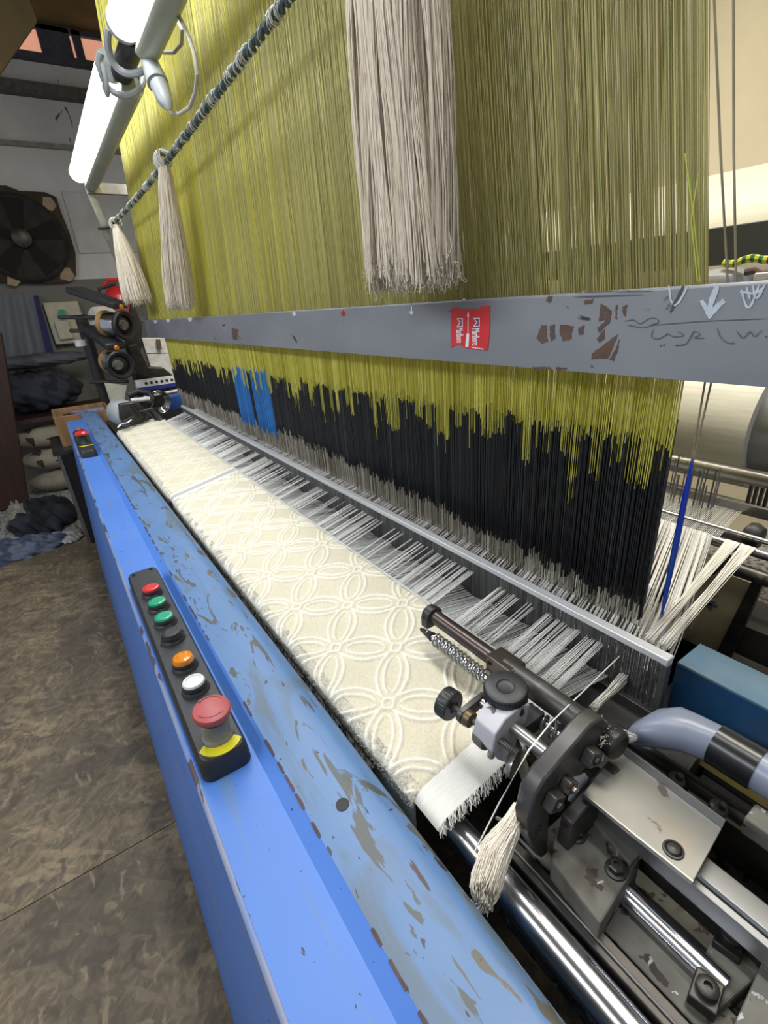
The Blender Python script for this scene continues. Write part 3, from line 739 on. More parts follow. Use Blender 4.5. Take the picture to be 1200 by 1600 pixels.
stroke('white_arrow', [[(1122, 444), (1112, 470), (1106, 494)]], m_chalk, 9, label='white painted arrow')
patch('arrow_head', [[(1093, 470), (1099, 468), (1108, 486), (1129, 466), (1134, 472), (1108, 499)]], m_chalk, .0006)
stroke('white_mark', [[(1045, 446), (1048, 468), (1052, 474)], [(1075, 446), (1062, 470), (1053, 478)]], m_chalk, 3.5, label='white open V mark')
stroke('white_scrawl', [[(1158, 452), (1166, 478), (1174, 476), (1186, 446)], [(1166, 448), (1172, 468)], [(1176, 446), (1182, 466), (1196, 444)], [(1156, 456), (1180, 458), (1192, 450)]], m_chalk, 4, label='smeared white scrawl')
stroke('dark_mark', [[(1068, 446), (1060, 462), (1047, 488)]], m_ink, 5, label='dark slanting mark')
stroke('handwriting', [[(975, 502), (990, 500), (1000, 506), (1014, 498), (1026, 498), (1028, 504), (1018, 508), (1060, 505), (1100, 502), (1150, 500), (1198, 498)], [(980, 508), (1004, 512), (1020, 508)],
                       [(1020, 515), (1018, 526), (1026, 530), (1036, 526), (1044, 521)], [(1042, 520), (1052, 526), (1068, 524), (1058, 518)], [(1054, 540), (1070, 538), (1078, 528), (1084, 518), (1094, 522), (1084, 528), (1100, 528)], [(1120, 512), (1126, 528), (1138, 536), (1148, 536)], [(1150, 516), (1160, 528), (1172, 518), (1178, 526), (1190, 516)], [(1036, 470), (1044, 462)], [(1040, 484), (1046, 474)],
                       [(898, 458), (960, 455), (1018, 454)], [(896, 464), (950, 462), (1004, 460)]], m_ink, 1.5, label='faded black handwriting')
stroke('handwriting_dot', [[(1031, 540), (1033, 541)], [(1036, 539), (1038, 540)], [(1196, 526), (1199, 527)]], m_ink, 3)
for k, (u, v, c_) in enumerate(((460, 486, 0), (536, 484, 1), (643, 478, 0), (297, 496, 0), (243, 500, 0), (263, 498, 0))):
    L = (6, 8, 12, 5, 4, 4)[k]
    o = stroke('arrow_mark', [[(u, v), (u, v + L)], [(u - 3, v + L - 4), (u, v + L + 1), (u + 3, v + L - 4)]], m_red if c_ else m_chalk, 2.2)
    if c_: o['label'] = 'small red arrow'
for k in range(9):
    y_ = .36 + k * .19
    build('rivet', MB().lathe((XB + .006, y_, -.0065), (0, 0, 1), [(.003, 0), (.003, .0015), (.0015, .0022)], 10), m_chrome, beam)

# flattened red packet stuck on the beam
s0 = bp(703, 478); s1 = bp(767, 548)
yl, yr_ = bp(705, 512)[1], bp(766, 512)[1]; zt_, zb_ = bp(735, 479)[2], bp(735, 546)[2]
def sp(a_, b_, off=.0010): return (XB - off, yl + (yr_ - yl) * a_, zt_ + (zb_ - zt_) * b_)      # a: 0 left..1 right, b: 0 top..1 bottom
out = [(.03, 0), (.20, .01), (.23, .06), (.76, .06), (.77, 0), (.99, 0), (1.0, .5), (.96, 1.0), (.60, .985), (.42, .97), (.34, .94), (.22, .88), (.10, .92), (.0, .98), (0, .5)]
stk = build('red_packet_sticker', MB().prism([sp(a_, b_, .0010) for a_, b_ in out], (.0008, 0, 0)), M('red_card', (.70, .04, .045), (.62, .035, .04), .35, 0, 30), beam, smooth=False, label='flattened red and white cigarette packet')
m_pw = M('packet_white', (.82, .80, .80), None, .5); m_pp = M('packet_purple', (.10, .04, .20), (.30, .05, .16), .5, 0, 60)
mb = MB()
for a_ in (.26, .69):
    for q_ in ([(a_ - .09, .26), (a_ + .07, .26), (a_ + .07, .46), (a_ - .09, .46), (a_ - .01, .36)],): mb.prism([sp(x, y, .0013) for x, y in q_], (.0003, 0, 0))
build('emblem', mb, m_pw, stk, smooth=False)
mb = MB()
for a_ in (.26, .69): mb.prism([sp(x, y, .0016) for x, y in [(a_ - .045, .28), (a_ + .05, .28), (a_ + .05, .44), (a_ - .045, .44), (a_ + .02, .36)]], (.0003, 0, 0))
build('emblem_centre', mb, m_pp, stk, smooth=False)
mb = MB(); mb.prism([sp(x, y, .0013) for x, y in [(.445, .22), (.47, .10), (.50, .22)]], (.0003, 0, 0)); mb.prism([sp(x, y, .0013) for x, y in [(.465, .22), (.48, .22), (.475, .62), (.46, .62)]], (.0003, 0, 0)); mb.prism([sp(x, y, .0013) for x, y in [(.43, .62), (.50, .62), (.48, .94), (.40, .94)]], (.0003, 0, 0))
for k in range(7): mb.prism([sp(x, y, .0013) for x, y in [(.56 + k * .045, .93 + .005 * k), (.59 + k * .045, .93 + .005 * k), (.59 + k * .045, .96 + .005 * k), (.56 + k * .045, .96 + .005 * k)]], (.0003, 0, 0))
build('printed_stripe', mb, m_pw, stk, smooth=False)
def text_mesh(body, name, parent, mat, o, ex, ey, en, size_x, size_y):
    """lettering: o origin (eye-relative), ex reading direction, ey letters' up, total length size_x, height size_y"""
    cu = bpy.data.curves.new(name, 'FONT'); cu.body = body; cu.size = 1; cu.extrude = .0; cu.offset = .02
    t = bpy.data.objects.new(name, cu); COL.objects.link(t); dg = bpy.context.evaluated_depsgraph_get(); me = bpy.data.meshes.new_from_object(t.evaluated_get(dg))
    bpy.data.objects.remove(t); co = np.array([v.co[:] for v in me.vertices]); lo_, hi_ = co.min(0), co.max(0)
    nx_ = (co[:, 0] - lo_[0]) / (hi_[0] - lo_[0]) * size_x; ny_ = (co[:, 1] - 0) / .73 * size_y
    W_ = np.array(o)[None] + nx_[:, None] * np.array(ex) + ny_[:, None] * np.array(ey) + np.array([0, 0, H]) - ORG[parent.name]
    for v, p in zip(me.vertices, W_): v.co = p
    me.materials.clear(); me.materials.append(mat); ob = bpy.data.objects.new(name, me); COL.objects.link(ob); ob.parent = parent; ORG[ob.name] = ORG[parent.name]; return ob
WD = yr_ - yl; HT = zb_ - zt_
for a_, b0, b1 in ((.165, .485, .845), (.58, .50, .90)):
    o_ = sp(a_, b0, .0014)
    text_mesh('Marlboro', 'packet_lettering', stk, m_pw, o_, (0, 0, -1), (0, np.sign(WD), 0), None, abs(HT) * (b1 - b0), abs(WD) * .19)

# ================================================================== near temple and its bracket
def cylat(m_, a_, b_, r, seg=20, r2=None): return m_.cyl(a_, b_, r, r2, seg)
def knob(name, c, axis, r, h, parent, n=48, dimple=True):
    m_ = MB(); pr = [(r * .96, 0), (r, .0012), (r, h - .002), (r * .95, h - .0005), (r * .90, h)]
    pr += [(r * .42, h), (r * .40, h - .0006), (r * .33, h - .0014), (r * .0006 / .01, h - .0012)] if dimple else [(r * .5, h - .001), (.0004, h - .001)]
    m_.lathe(c, axis, pr, n * 2, wob=lambda i, k: (1.0 if (i % 2 == 0 or k < 1 or k > 3) else .962))
    return build(name, m_, m_knob, parent)

tp = thing('temple', (.29, .27, -.47), 'iron spring temple with two black knurled knobs and a white chipped clamp', 'cloth temple')
ZT = -.372
ax = at(735, 1003, z=ZT)[0]
yA = at(678, 962, z=ZT)[1]; yB = at(925, 1128, z=ZT)[1]; yM = at(790, 1042, z=ZT)[1]
build('guide_bar', MB().cyl((ax, yA, ZT), (ax, yM, ZT), .0092, seg=28), m_brownbar, tp)
build('guide_bar', MB().cyl((ax, yM, ZT), (ax, yB - .005, ZT), .0125, seg=28), m_gun, tp)
mb = MB(); mb.lathe((ax - .001, yA - .004, ZT), (0, 1, 0), [(.0125, 0), (.0135, .0015), (.0135, .012), (.0120, .0135)], 10); mb.bc((ax - .008, yA + .0025, ZT - .006), (.013, .012, .014))
cl = build('end_collar', mb, m_black, tp, bevel=.0008)
build('set_screw', MB().lathe((ax - .012, yA + .002, ZT + .001), (-1, -.2, .7), [(.0036, 0), (.0036, .003), (.0018, .003), (.0016, .001)], 12), m_dark, cl)
mb = MB(); mb.bc((ax, yM, ZT + .001), (.024, .036, .021)); bk = build('bar_block', mb, m_brownbar, tp, bevel=.0015)
build('set_screw', MB().lathe((ax - .0112, yM + .012, ZT + .004), (-1, 0, .3), [(.0032, 0), (.0032, .002), (.0015, .002), (.0014, .0006)], 12), m_dark, bk)
zs_ = -.391; axs = ax - .0135
ys0 = at(690, 978, z=zs_)[1]; ys1 = at(895, 1140, z=zs_)[1]
build('roller_shaft', MB().cyl((axs, ys0, zs_), (axs, ys1, zs_), .0042), m_chrome, tp)
build('shaft_cone', MB().cyl((axs, ys0 + .014, zs_ - .002), (axs, ys0 - .010, zs_), .0022, .0062), m_dark, tp)
def helix(y0, y1, pitch=.0068, r=.0076, w_=.0015):
    n = int((y0 - y1) / pitch * 14); return MB().tube([(axs + r * math.cos(k / 14 * 2 * math.pi), y0 + (y1 - y0) * k / n, zs_ + r * math.sin(k / 14 * 2 * math.pi)) for k in range(n + 1)], w_, 6)
build('coil_spring', helix(ys0 - .016, at(772, 1055, z=zs_)[1]), m_steel, tp)
build('coil_spring', helix(at(800, 1080, z=zs_)[1], ys1 + .004), m_steel, tp)
# big knob lying flat
kc = at(790, 1079, z=-.352)
build('knob_stem', MB().cyl((kc[0], kc[1], -.400), (kc[0], kc[1], -.358), .006), m_gun, tp)
knob('large_knob', (kc[0], kc[1], -.361), (-.10, -.08, 1), .0212, .0165, tp)
# small knob, axle along the loom
k2 = at(697, 1098, z=-.378); zk = -.378
knob('small_knob', (k2[0], k2[1] + .004, zk), (.18, -1, 0), .0160, .0135, tp, 34)
ux = k2[0]
mb = MB(); mb.cyl((ux, k2[1], zk), (ux + .006, k2[1] - .03, zk), .0036); mb.cyl((ux + .004, k2[1] - .022, zk), (ux + .012, k2[1] - .085, zk - .002), .0030)
for k in range(9): mb.lathe((ux + .0105 + k * .0002, k2[1] - .066 - k * .0022, zk - .0015), (.1, -1, 0), [(.0030, 0), (.0038, .0009), (.0030, .0018)], 14)
build('threaded_spindle', mb, m_gun, tp)
yk = k2[1] - .020
lk = at(738, 1085, z=-.370)
mb = MB(); d_ = Vector((lk[0] - ux, 0, .006)).normalized(); L_ = lk[0] - ux
pr = []
for c_, r_, a0, a1 in (((ux + .003, zk), .0085, 100, 260), ((lk[0] + .004, zk + .006), .0065, -80, 80)):
    for k in range(9):
        an = math.radians(a0 + (a1 - a0) * k / 8); pr.append((c_[0] + r_ * math.cos(an), yk, c_[1] + r_ * math.sin(an)))
mb.prism(pr, (0, -.006, 0)); build('link_plate', mb, m_gun, tp, bevel=.0006)
mb = MB(); mb.lathe((ux + .004, yk - .006, zk), (.1, -1, 0), [(.0085, 0), (.0092, .002), (.0080, .007), (.0045, .008)], 24); build('bronze_bush', mb, m_brass, tp)
xr_ = lk[0] + .003
yend = at(838, 1196, z=-.376)[1]
build('slide_rod', MB().cyl((xr_, yk - .004, -.374), (xr_ + .004, yend, -.376), .0062, seg=24), m_steel, tp)
# clamp: a chunky painted casting, shaped in the x-z plane
cy0 = at(765, 1118, z=-.366)[1]
def xz(poly, y, d, m_=None):
    m_ = m_ or MB(); return m_.prism([(x, y, z) for x, z in poly], (0, d, 0))
bx_ = xr_
cl2 = build('clamp_body', xz([(bx_ + .022, -.370), (bx_ + .024, -.360), (bx_ + .014, -.354), (bx_ - .010, -.357), (bx_ - .023, -.368), (bx_ - .026, -.386), (bx_ - .018, -.404), (bx_ - .004, -.420), (bx_ + .006, -.414), (bx_ + .008, -.394), (bx_ + .019, -.390)], cy0 + .008, -.026), m_cast2, tp, bevel=.0015)
mb = MB(); mb.lathe((bx_ - .014, cy0 + .010, -.392), (0, -1, 0), [(.004, 0), (.0125, .001), (.0135, .004), (.0135, .012), (.0125, .014)], 28); build('clamp_hub', mb, m_cast, tp)
build('hub_screw', MB().lathe((bx_ - .026, cy0 - .016, -.393), (-.4, -.6, .6), [(.0035, 0), (.0035, .003), (.001, .004)], 12), m_steel, tp)
mb = MB(); mb.lathe((bx_ - .002, cy0 - .019, -.418), (.3, -1, 0), [(.012, 0), (.0135, .002), (.0135, .006), (.006, .008)], 26); build('lower_disc', mb, m_steel, tp)
build('stop_screw', MB().cyl((bx_ + .022, cy0 - .004, -.366), (bx_ + .010, cy0 - .016, -.362), .0055).cyl((bx_ + .012, cy0 - .014, -.3625), (bx_ + .009, cy0 - .017, -.3615), .0036), m_black, tp)
build('front_arm', MB().prism([(bx_ + .004, cy0 - .012, -.402), (bx_ + .016, cy0 - .010, -.400), (bx_ + .012, cy0 - .04, -.440), (bx_ - .002, cy0 - .04, -.440)], (0, -.004, -.005)), m_cast, tp, bevel=.001)
build('cross_block', MB().box((bx_ + .010, cy0 - .022, -.398), (axs + .002, cy0 - .004, -.380)), m_black, tp, bevel=.001)

# end bracket: thick curved iron plate across the loom
yp = .172
def P2(u, v, y=yp): q = at(u, v, y=y); return (q[0], q[2])
bkt = thing('temple_bracket', (.29, .17, -.47), 'thick dark iron end plate with three bolts standing beside the grey casting', 'iron bracket')
outer = [(918, 1104), (928, 1114), (927, 1138), (905, 1168), (880, 1195), (850, 1232), (836, 1252), (834, 1312), (824, 1320), (806, 1292), (803, 1262), (812, 1222), (828, 1196), (868, 1150), (900, 1114)]
poly = [P2(u, v, yp + .009) for u, v in outer]
build('end_plate', xz(poly, yp + .009, -.016), m_gun, bkt, bevel=.0022)
mb = MB(); mb.lathe((ax + .006, yp - .006, ZT - .004), (0, -1, 0), [(.013, 0), (.014, .002), (.014, .012), (.011, .015)], 26); build('bar_boss', mb, m_dark, bkt, bevel=.001)
bz = [P2(u, v, yp) for u, v in ((862, 1258), (935, 1176), (944, 1184), (944, 1212), (925, 1232), (912, 1250), (876, 1296), (868, 1322), (850, 1330))]
build('lower_flange', xz(bz, yp - .010, -.012), m_gun, bkt, bevel=.0015)
for (u, v, s_, m_) in ((911, 1173, .0075, m_dark), (853, 1241, .0075, m_dark), (876, 1216, .0055, m_steel)):
    q = at(u, v, y=yp - .004); mb = MB(); mb.bc((q[0], yp - .012, q[2]), (s_ * 2, .010, s_ * 2), Matrix.Rotation(.5, 3, 'Y'))
    o = build('square_nut', mb, m_gun, bkt, bevel=.001)
    build('bolt_end', MB().lathe((q[0], yp - .0155, q[2]), (0, -1, 0), [(s_ * .55, 0), (s_ * .55, .004), (s_ * .3, .005)], 14), m_, o)
q = at(898, 1222, y=yp - .008)
build('paint_patch', xz([P2(*p) for p in ((884, 1206), (902, 1198), (908, 1206), (902, 1222), (884, 1246), (876, 1240), (884, 1222))], yp - .0072, -.001), m_cast2, bkt, label='flaking white paint')
q = at(826, 1290, y=yp)
mb = MB(); mb.lathe((q[0] + .004, yp - .0068, q[2]), (0, -1, 0), [(.004, 0), (.004, .001)], 12); build('plate_hole', mb, m_rubber, bkt)

# wire hook and cotton tail hanging from it
hk = at(800, 1285, z=-.425)
pts = [at(776, 1278, z=-.428), at(786, 1282, z=-.424), at(800, 1296, z=-.424), at(815, 1314, z=-.428), at(835, 1335, z=-.435), at(845, 1342, z=-.44)]
tag(build('wire_hook', MB().tube(pts, .0016, 8), m_steel), 'bent steel wire hook holding the cotton tail below the iron end plate', 'hook')
def tuft(name, ctrl, n, rad, mat, label, cat, r=.0006, flare=.6, K=9, group=None, wave=.25, tl=(0, 1), seg=3):
    C_ = np.array(ctrl, float); m_ = len(C_); t = np.linspace(0, m_ - 1, K); P = np.zeros((n, K, 3))
    cen = np.stack([np.interp(t, np.arange(m_), C_[:, c]) for c in range(3)], 1); rr = np.interp(t, np.arange(m_), rad)
    off = RNG.normal(0, .5, (n, 3)); off /= np.maximum(1, np.linalg.norm(off, axis=1, keepdims=True))
    for k in range(K):
        o_ = off + RNG.normal(0, wave * .3, (n, 3)); P[:, k] = cen[k] + o_ * rr[k]
    # ends cut at different lengths
    cut = RNG.uniform(0, flare, n); d = cen[-1] - cen[-2]; P[:, -1] += -d * cut[:, None]; P[:, -1] += RNG.normal(0, rr[-1] * .35, (n, 3))
    o = threads(name, P, r, mat, None, tl[0] + (tl[1] - tl[0]) * RNG.random(n), seg)
    return tag(o, label, cat, group)
T0 = at(808, 1262, z=-.418); T1 = at(800, 1290, z=-.420); T2 = at(775, 1330, z=-.435); T3 = at(757, 1385, z=-.452); T4 = at(755, 1412, z=-.462)
tuft('cotton_tail', [T0, T1, T2, T3, T4], 900, [.004, .008, .0125, .0125, .006], m_tassel, 'cream cotton tail with frayed end hanging over the chrome rod', 'cotton tuft', .00055, .9, 11, tl=(.55, 1), wave=.14)
# single yarn running down from the reed over the temple
P = np.array([[at(984, 1010, z=-.405), at(860, 1130, z=-.350), at(826, 1172, z=-.352), at(780, 1255, z=-.40), at(742, 1330, z=-.44)]])
tag(threads('single_yarn', P, .0007, m_yarnw, None, [1], 5), 'single white yarn running from the reed across the temple down to the chrome rod', 'yarn')
# cut yarn strip below the temple, and thread ends behind the bracket
N = 26; P = np.zeros((N, 3, 3)); A = at(826, 1118, z=-.408); B_ = at(893, 1148, z=-.408); C1 = at(826, 1172, z=-.412); D1 = at(845, 1196, z=-.412)
for k in range(3):
    f_ = k / 2
    e0 = np.array(at(812, 1130, z=-.408)); e1 = np.array(at(862, 1100, z=-.408)); 
A0, A1 = at(812, 1120, z=-.405), at(830, 1172, z=-.412); B0, B1 = at(872, 1152, z=-.405), at(850, 1196, z=-.412)
mb = MB(); mb.prism([A0, at(845, 1120, z=-.405), at(880, 1150, z=-.405), B1, A1], (0, 0, -.001)); lw = build('leno_strip', mb, m_band, smooth=False); tag(lw, 'short strip of white leno weave between the springs and the iron end plate', 'woven strip')
P = np.zeros((9, 2, 3))
for k in range(9):
    f_ = k / 8; P[k, 0] = A1 * (1 - f_ * .6) + A0 * f_ * .6 + [0, 0, .0008]; P[k, 1] = B1 * (1 - f_ * .6) + B0 * f_ * .6 + [0, 0, .0008]
tag(threads('dark_yarn_line', P, .0005, m_sleeve, lw, [.8] * 9), kind='stuff')
tuft('yarn_ends', [at(990, 1152, z=-.385), at(965, 1150, z=-.375), at(938, 1150, z=-.37)], 260, [.003, .007, .009], m_yarnw, 'spray of white yarn ends drawn into the grey nozzle', 'yarn ends', .0005, 1.0, 6)
tuft('yarn_bunch', [at(1000, 1030, z=-.43), at(960, 1075, z=-.415), at(925, 1108, z=-.40)], 60, [.008, .0045, .003], m_yarnw, 'narrow bunch of white yarns running down to the top corner of the iron end plate', 'yarn bunch', .0005, .2, 6)

# ================================================================== near right machine bed
# chrome rod the cloth runs over
tag(build('chrome_rod', MB().cyl((.2085, .275, -.487), (.2085, -.35, -.487), .0150, seg=40), m_chrome), 'thick shiny chrome rod left bare beside the selvage band', 'rod')
tag(build('breast_roller', MB().cyl((.2105, .277, -.492), (.2105, 2.50, -.492), .0155, seg=30), m_steel), 'steel breast roller under the cream cloths', 'roller')
def bar(name, uvs, ys, z, thick, mat, label, cat, bev=.001):
    """bar along the loom: uvs = two photo points giving its left and right edge at height z"""
    xL, xR = at(*uvs[0], z=z)[0], at(*uvs[1], z=z)[0]
    return tag(build(name, MB().box((xL, ys[0], z - thick), (xR, ys[1], z)), mat, smooth=False, bevel=bev), label, cat)
bed = tag(build('bed_casting', MB().box((.236, -.35, -.62), (.50, .205, -.535)), m_cast, smooth=False, bevel=.002), 'grimy grey machine bed under the rails at the lower right', 'machine bed')
bar('guide_rail', ((944, 1500), (985, 1500)), (-.35, .215), -.480, .05, m_dark, 'dark worn steel rail right beside the chrome rod', 'rail')
tag(build('thin_wire_rail', MB().cyl((at(964, 1500, z=-.478)[0], .21, -.4785), (at(964, 1500, z=-.478)[0], -.35, -.4785), .0012, seg=8), m_steel), 'thin bright wire lying along the dark rail', 'wire')
bar('guide_rail', ((988, 1500), (1062, 1500)), (-.35, .175), -.486, .04, m_cast, 'mottled grey rail between the dark rail and the bright shaft', 'rail')
# grey block with two dark socket bolts
zB = -.455
bl = thing('bearing_block', (.29, .13, -.53), 'dusty grey bearing block with two dark hexagon bolts beside the iron end plate', 'bearing block')
pl_ = [at(868, 1290, z=zB), at(908, 1255, z=zB), at(1003, 1338, z=zB), at(938, 1444, z=zB), at(862, 1345, z=zB)]
build('block', MB().prism(pl_, (0, 0, -.07)), m_cast, bl, smooth=False, bevel=.002)
pl_ = [at(905, 1258, z=zB + .006), at(930, 1262, z=zB + .006), at(1004, 1330, z=zB + .006), at(985, 1350, z=zB + .006)]
build('raised_rib', MB().prism(pl_, (0, 0, -.02)), m_cast, bl, smooth=False, bevel=.0015)
for u, v in ((900, 1304), (962, 1360)):
    q = at(u, v, z=zB); mb = MB(); mb.lathe((q[0], q[1], zB - .001), (0, 0, 1), [(.0092, 0), (.0088, .003), (.0078, .0034)], 22); mb.lathe((q[0], q[1], zB + .002), (0, 0, 1), [(.0068, 0), (.0068, .0055), (.0055, .0065), (.003, .0066), (.0028, .004)], 6)
    build('hex_bolt', mb, m_dark, bl)
# bright shaft between the block and the foot
sa = at(980, 1388, z=-.47); sb_ = at(1138, 1534, z=-.47)
tag(build('bright_shaft', MB().cyl((sa[0], sa[1] + .02, -.478), (sa[0], sb_[1], -.478), .0092, seg=30), m_chrome), 'short bright steel shaft between the grey block and the bolted foot', 'shaft')
ft = thing('shaft_foot', (.30, .03, -.53), 'dark bolted foot holding the near end of the bright shaft', 'shaft foot')
build('body', MB().prism([at(1112, 1465, z=-.475), at(1172, 1480, z=-.475), at(1190, 1520, z=-.475), at(1110, 1590, z=-.475), at(1072, 1560, z=-.475)], (0, 0, -.05)), m_cast, ft, smooth=False, bevel=.002)
for u, v in ((1140, 1468), (1103, 1550)):
    q = at(u, v, z=-.47); mb = MB(); mb.bc((q[0], q[1], -.473), (.022, .018, .012), Matrix.Rotation(.2, 3, 'Z')); o = build('clamp_pad', mb, m_dark, ft, bevel=.001)
    mb = MB(); mb.lathe((q[0], q[1], -.468), (0, 0, 1), [(.0075, 0), (.0075, .006), (.0060, .007), (.0030, .0071), (.0028, .004)], 16); build('socket_bolt', mb, m_dark, o)
tag(build('foot_casting', MB().prism([at(1192, 1500, z=-.462), at(1260, 1470, z=-.462), at(1300, 1700, z=-.462), at(1130, 1640, z=-.462)], (0, 0, -.06)), m_cast, smooth=False, bevel=.002), 'grey casting corner with chipped paint at the lower right edge', 'casting')
# sloping casting strips beneath the shaft
bar('bed_strip', ((1064, 1500), (1125, 1500)), (-.30, .14), -.502, .03, m_cast, 'dull grey strip running beneath the bright shaft', 'machine strip')
# bent zinc plate
zp = -.405
zpl = thing('slide_plate', (.30, .12, zp), 'scuffed zinc cover plate with one dark screw and a bright folded edge', 'cover plate')
c0, c1_, c2_, c3 = at(965, 1172, z=zp), at(1128, 1294, z=zp), at(1084, 1376, z=zp), at(912, 1238, z=zp)
build('plate', MB().prism([c0, c1_, c2_, c3], (0, 0, -.0022)), m_plate, zpl, smooth=False, bevel=.0005)
build('folded_edge', MB().prism([c0, c1_, c1_ + [.0015, 0, 0], c0 + [.0015, 0, 0]], (.002, 0, .007)), m_alu, zpl, smooth=False)
build('side_flange', MB().prism([c3, c2_, c2_ + [-.0015, 0, 0], c3 + [-.0015, 0, 0]], (-.0005, 0, -.0035)), m_steel, zpl, smooth=False)
q = at(1052, 1328, z=zp); mb = MB(); mb.lathe((q[0], q[1], zp), (0, 0, 1), [(.0078, 0), (.0076, .0012), (.0062, .0014), (.0058, .0006), (.0045, .0022), (.001, .003)], 24); build('screw', mb, m_dark, zpl)
# rails carrying the plate onward
bar('bright_rail', ((1098, 1372), (1122, 1352)), (-.3, .10), -.425, .02, m_alu, 'bright aluminium rail leaving the zinc plate towards the lower right corner', 'rail')
bar('bright_rail', ((1074, 1375), (1087, 1372)), (-.3, .16), -.43, .02, m_alu, 'narrow aluminium rail nearer the bright shaft', 'rail')
bar('dark_channel', ((1010, 1330), (1070, 1375)), (-.3, .17), -.455, .03, m_dark, 'dark channel between the bright shaft and the aluminium rails', 'channel')
bar('black_trough', ((1075, 1240), (1215, 1138)), (-.3, .125), -.485, .05, m_grime, 'black greasy trough under the grey nozzle pipe', 'trough')
mb = MB(); mb.cyl((at(990, 1160, z=-.455)[0], .20, -.455), (at(990, 1160, z=-.455)[0], -.2, -.455), .008)
tag(build('oily_rod', mb, m_dark), 'oily dark rod running under the grey nozzle', 'rod')
for k, (u, v) in enumerate(((1058, 1209), (1124, 1254))):
    q = at(u, v, z=-.44); mb = MB(); mb.lathe((q[0], q[1], -.450), (0, -.3, 1), [(.008, 0), (.008, .004), (.006, .006), (.0035, .006), (.003, .012)], 14)
    tag(build('lock_nut', mb, m_gun), ('greasy lock nut under the mouth of the grey nozzle', 'greasy lock nut further right under the black taped pipe')[k], 'nut')
q = at(1185, 1290, z=-.42)
tag(build('bracket_lug', MB().bc((q[0] + .01, q[1] - .01, -.43), (.022, .04, .02)), m_cast, bevel=.002), 'pale scuffed metal lug at the right edge below the pipe', 'lug')
# suction nozzle
nz = thing('suction_pipe', (.42, .1, -.44), 'grey flared rubber nozzle on a pipe wrapped in black tape', 'suction pipe')
cz = -.405
e0 = at(992, 1140, z=cz); xn = at(1150, 1182, z=cz)[0]
yy_ = [e0[1] + .006, e0[1] - .004, e0[1] - .018, e0[1] - .034, at(1120, 1165, z=cz)[1]]
secs = []
for k, (y_, rx, rz, dx, dz) in enumerate(((yy_[0], .017, .012, -.032, -.014), (yy_[1], .0275, .018, -.023, -.006), (yy_[2], .0285, .0205, -.014, -.001), (yy_[3], .0225, .0190, -.006, 0), (yy_[4], .0185, .0185, 0, 0))):
    secs.append([(xn + dx + rx * math.cos(a_ * math.pi / 14), y_, cz + dz + rz * math.sin(a_ * math.pi / 14)) for a_ in range(28)])
build('nozzle', MB().loft(secs), m_grayrub, nz)
build('tape_wrap', MB().cyl((xn, yy_[4] + .002, cz), (xn, yy_[4] - .034, cz), .0200, seg=34), m_blacktape, nz)
build('pipe', MB().cyl((xn, yy_[4] - .03, cz), (xn, -.2, cz), .0185, seg=34), m_grayrub, nz)
# blue box beside the reed
bb = thing('blue_box', (.58, .0, -.5), 'blue enamel steel box with a dusty top beside the near end of the reed', 'steel box')
zt_b = at(1058, 1034, x=.502)[2]; yb_e = at(1058, 1034, x=.502)[1]; xb_b = at(1075, 996, z=zt_b)[0]
build('front', MB().box((.502, -.35, -.56), (.506, yb_e, zt_b - .004)), m_bluedeep, bb, smooth=False)
build('top', MB().box((.502, -.35, zt_b - .004), (xb_b, yb_e, zt_b)), m_bluedusty, bb, smooth=False, bevel=.001)
build('side', MB().box((.506, yb_e - .005, -.56), (xb_b, yb_e, zt_b - .004)), m_bluedeep, bb, smooth=False)
tag(build('ochre_guard', MB().box((.455, .02, -.475), (.475, .17, -.465)), M('ochre_paint', (.32, .24, .07), (.25, .18, .05), .6), smooth=False), 'thin ochre strip between the blue box and the grey nozzle', 'guard strip')

# ================================================================== behind the loom (right)
XQ = .845
tag(build('back_rod', MB().cyl((XQ, -.4, -.405), (XQ, 2.9, -.405), .0075, seg=20), m_chrome), 'bright steel rod the rear warp sheet passes over', 'rod')
tag(build('back_rod', MB().cyl((XQ + .035, -.4, -.398), (XQ + .035, 2.9, -.398), .005, seg=14), m_chrome), 'thinner steel rod just behind the bright one', 'rod')
# drop wires
dw = thing('drop_wires', (.98, 1.2, -.45), 'row of grey steel drop wires hanging over the rear warp sheet', 'drop wires')
N = 420; yy = np.linspace(.37, 2.7, N) + RNG.normal(0, .002, N); P = np.zeros((N, 2, 3)); zt2 = -.345 + RNG.normal(0, .012, N); xx = .96 + RNG.uniform(0, .05, N)
P[:, 0] = np.stack([xx, yy, zt2], 1); P[:, 1] = np.stack([xx - .01, yy - .002, zt2 - .10 - RNG.uniform(0, .03, N)], 1)
tag(threads('wires', P, .0016, m_reedw, dw, RNG.random(N), 4), kind='stuff')
build('support_bar', MB().box((.945, .30, -.465), (.955, 2.8, -.43)), m_alu, dw, smooth=False)
build('support_bar', MB().box((1.02, .20, -.42), (1.03, 2.8, -.40)), m_steel, dw, smooth=False)
build('end_knob', MB().lathe((.95, .30, -.425), (0, -1, 0), [(.012, 0), (.022, .006), (.024, .016), (.018, .028), (.0006, .032)], 22), m_black, dw)
tag(build('lease_bar', MB().cyl((1.16, -.3, -.392), (1.16, 2.9, -.392), .017, seg=18), m_steel), 'dull steel bar just under the cream back roller', 'bar')
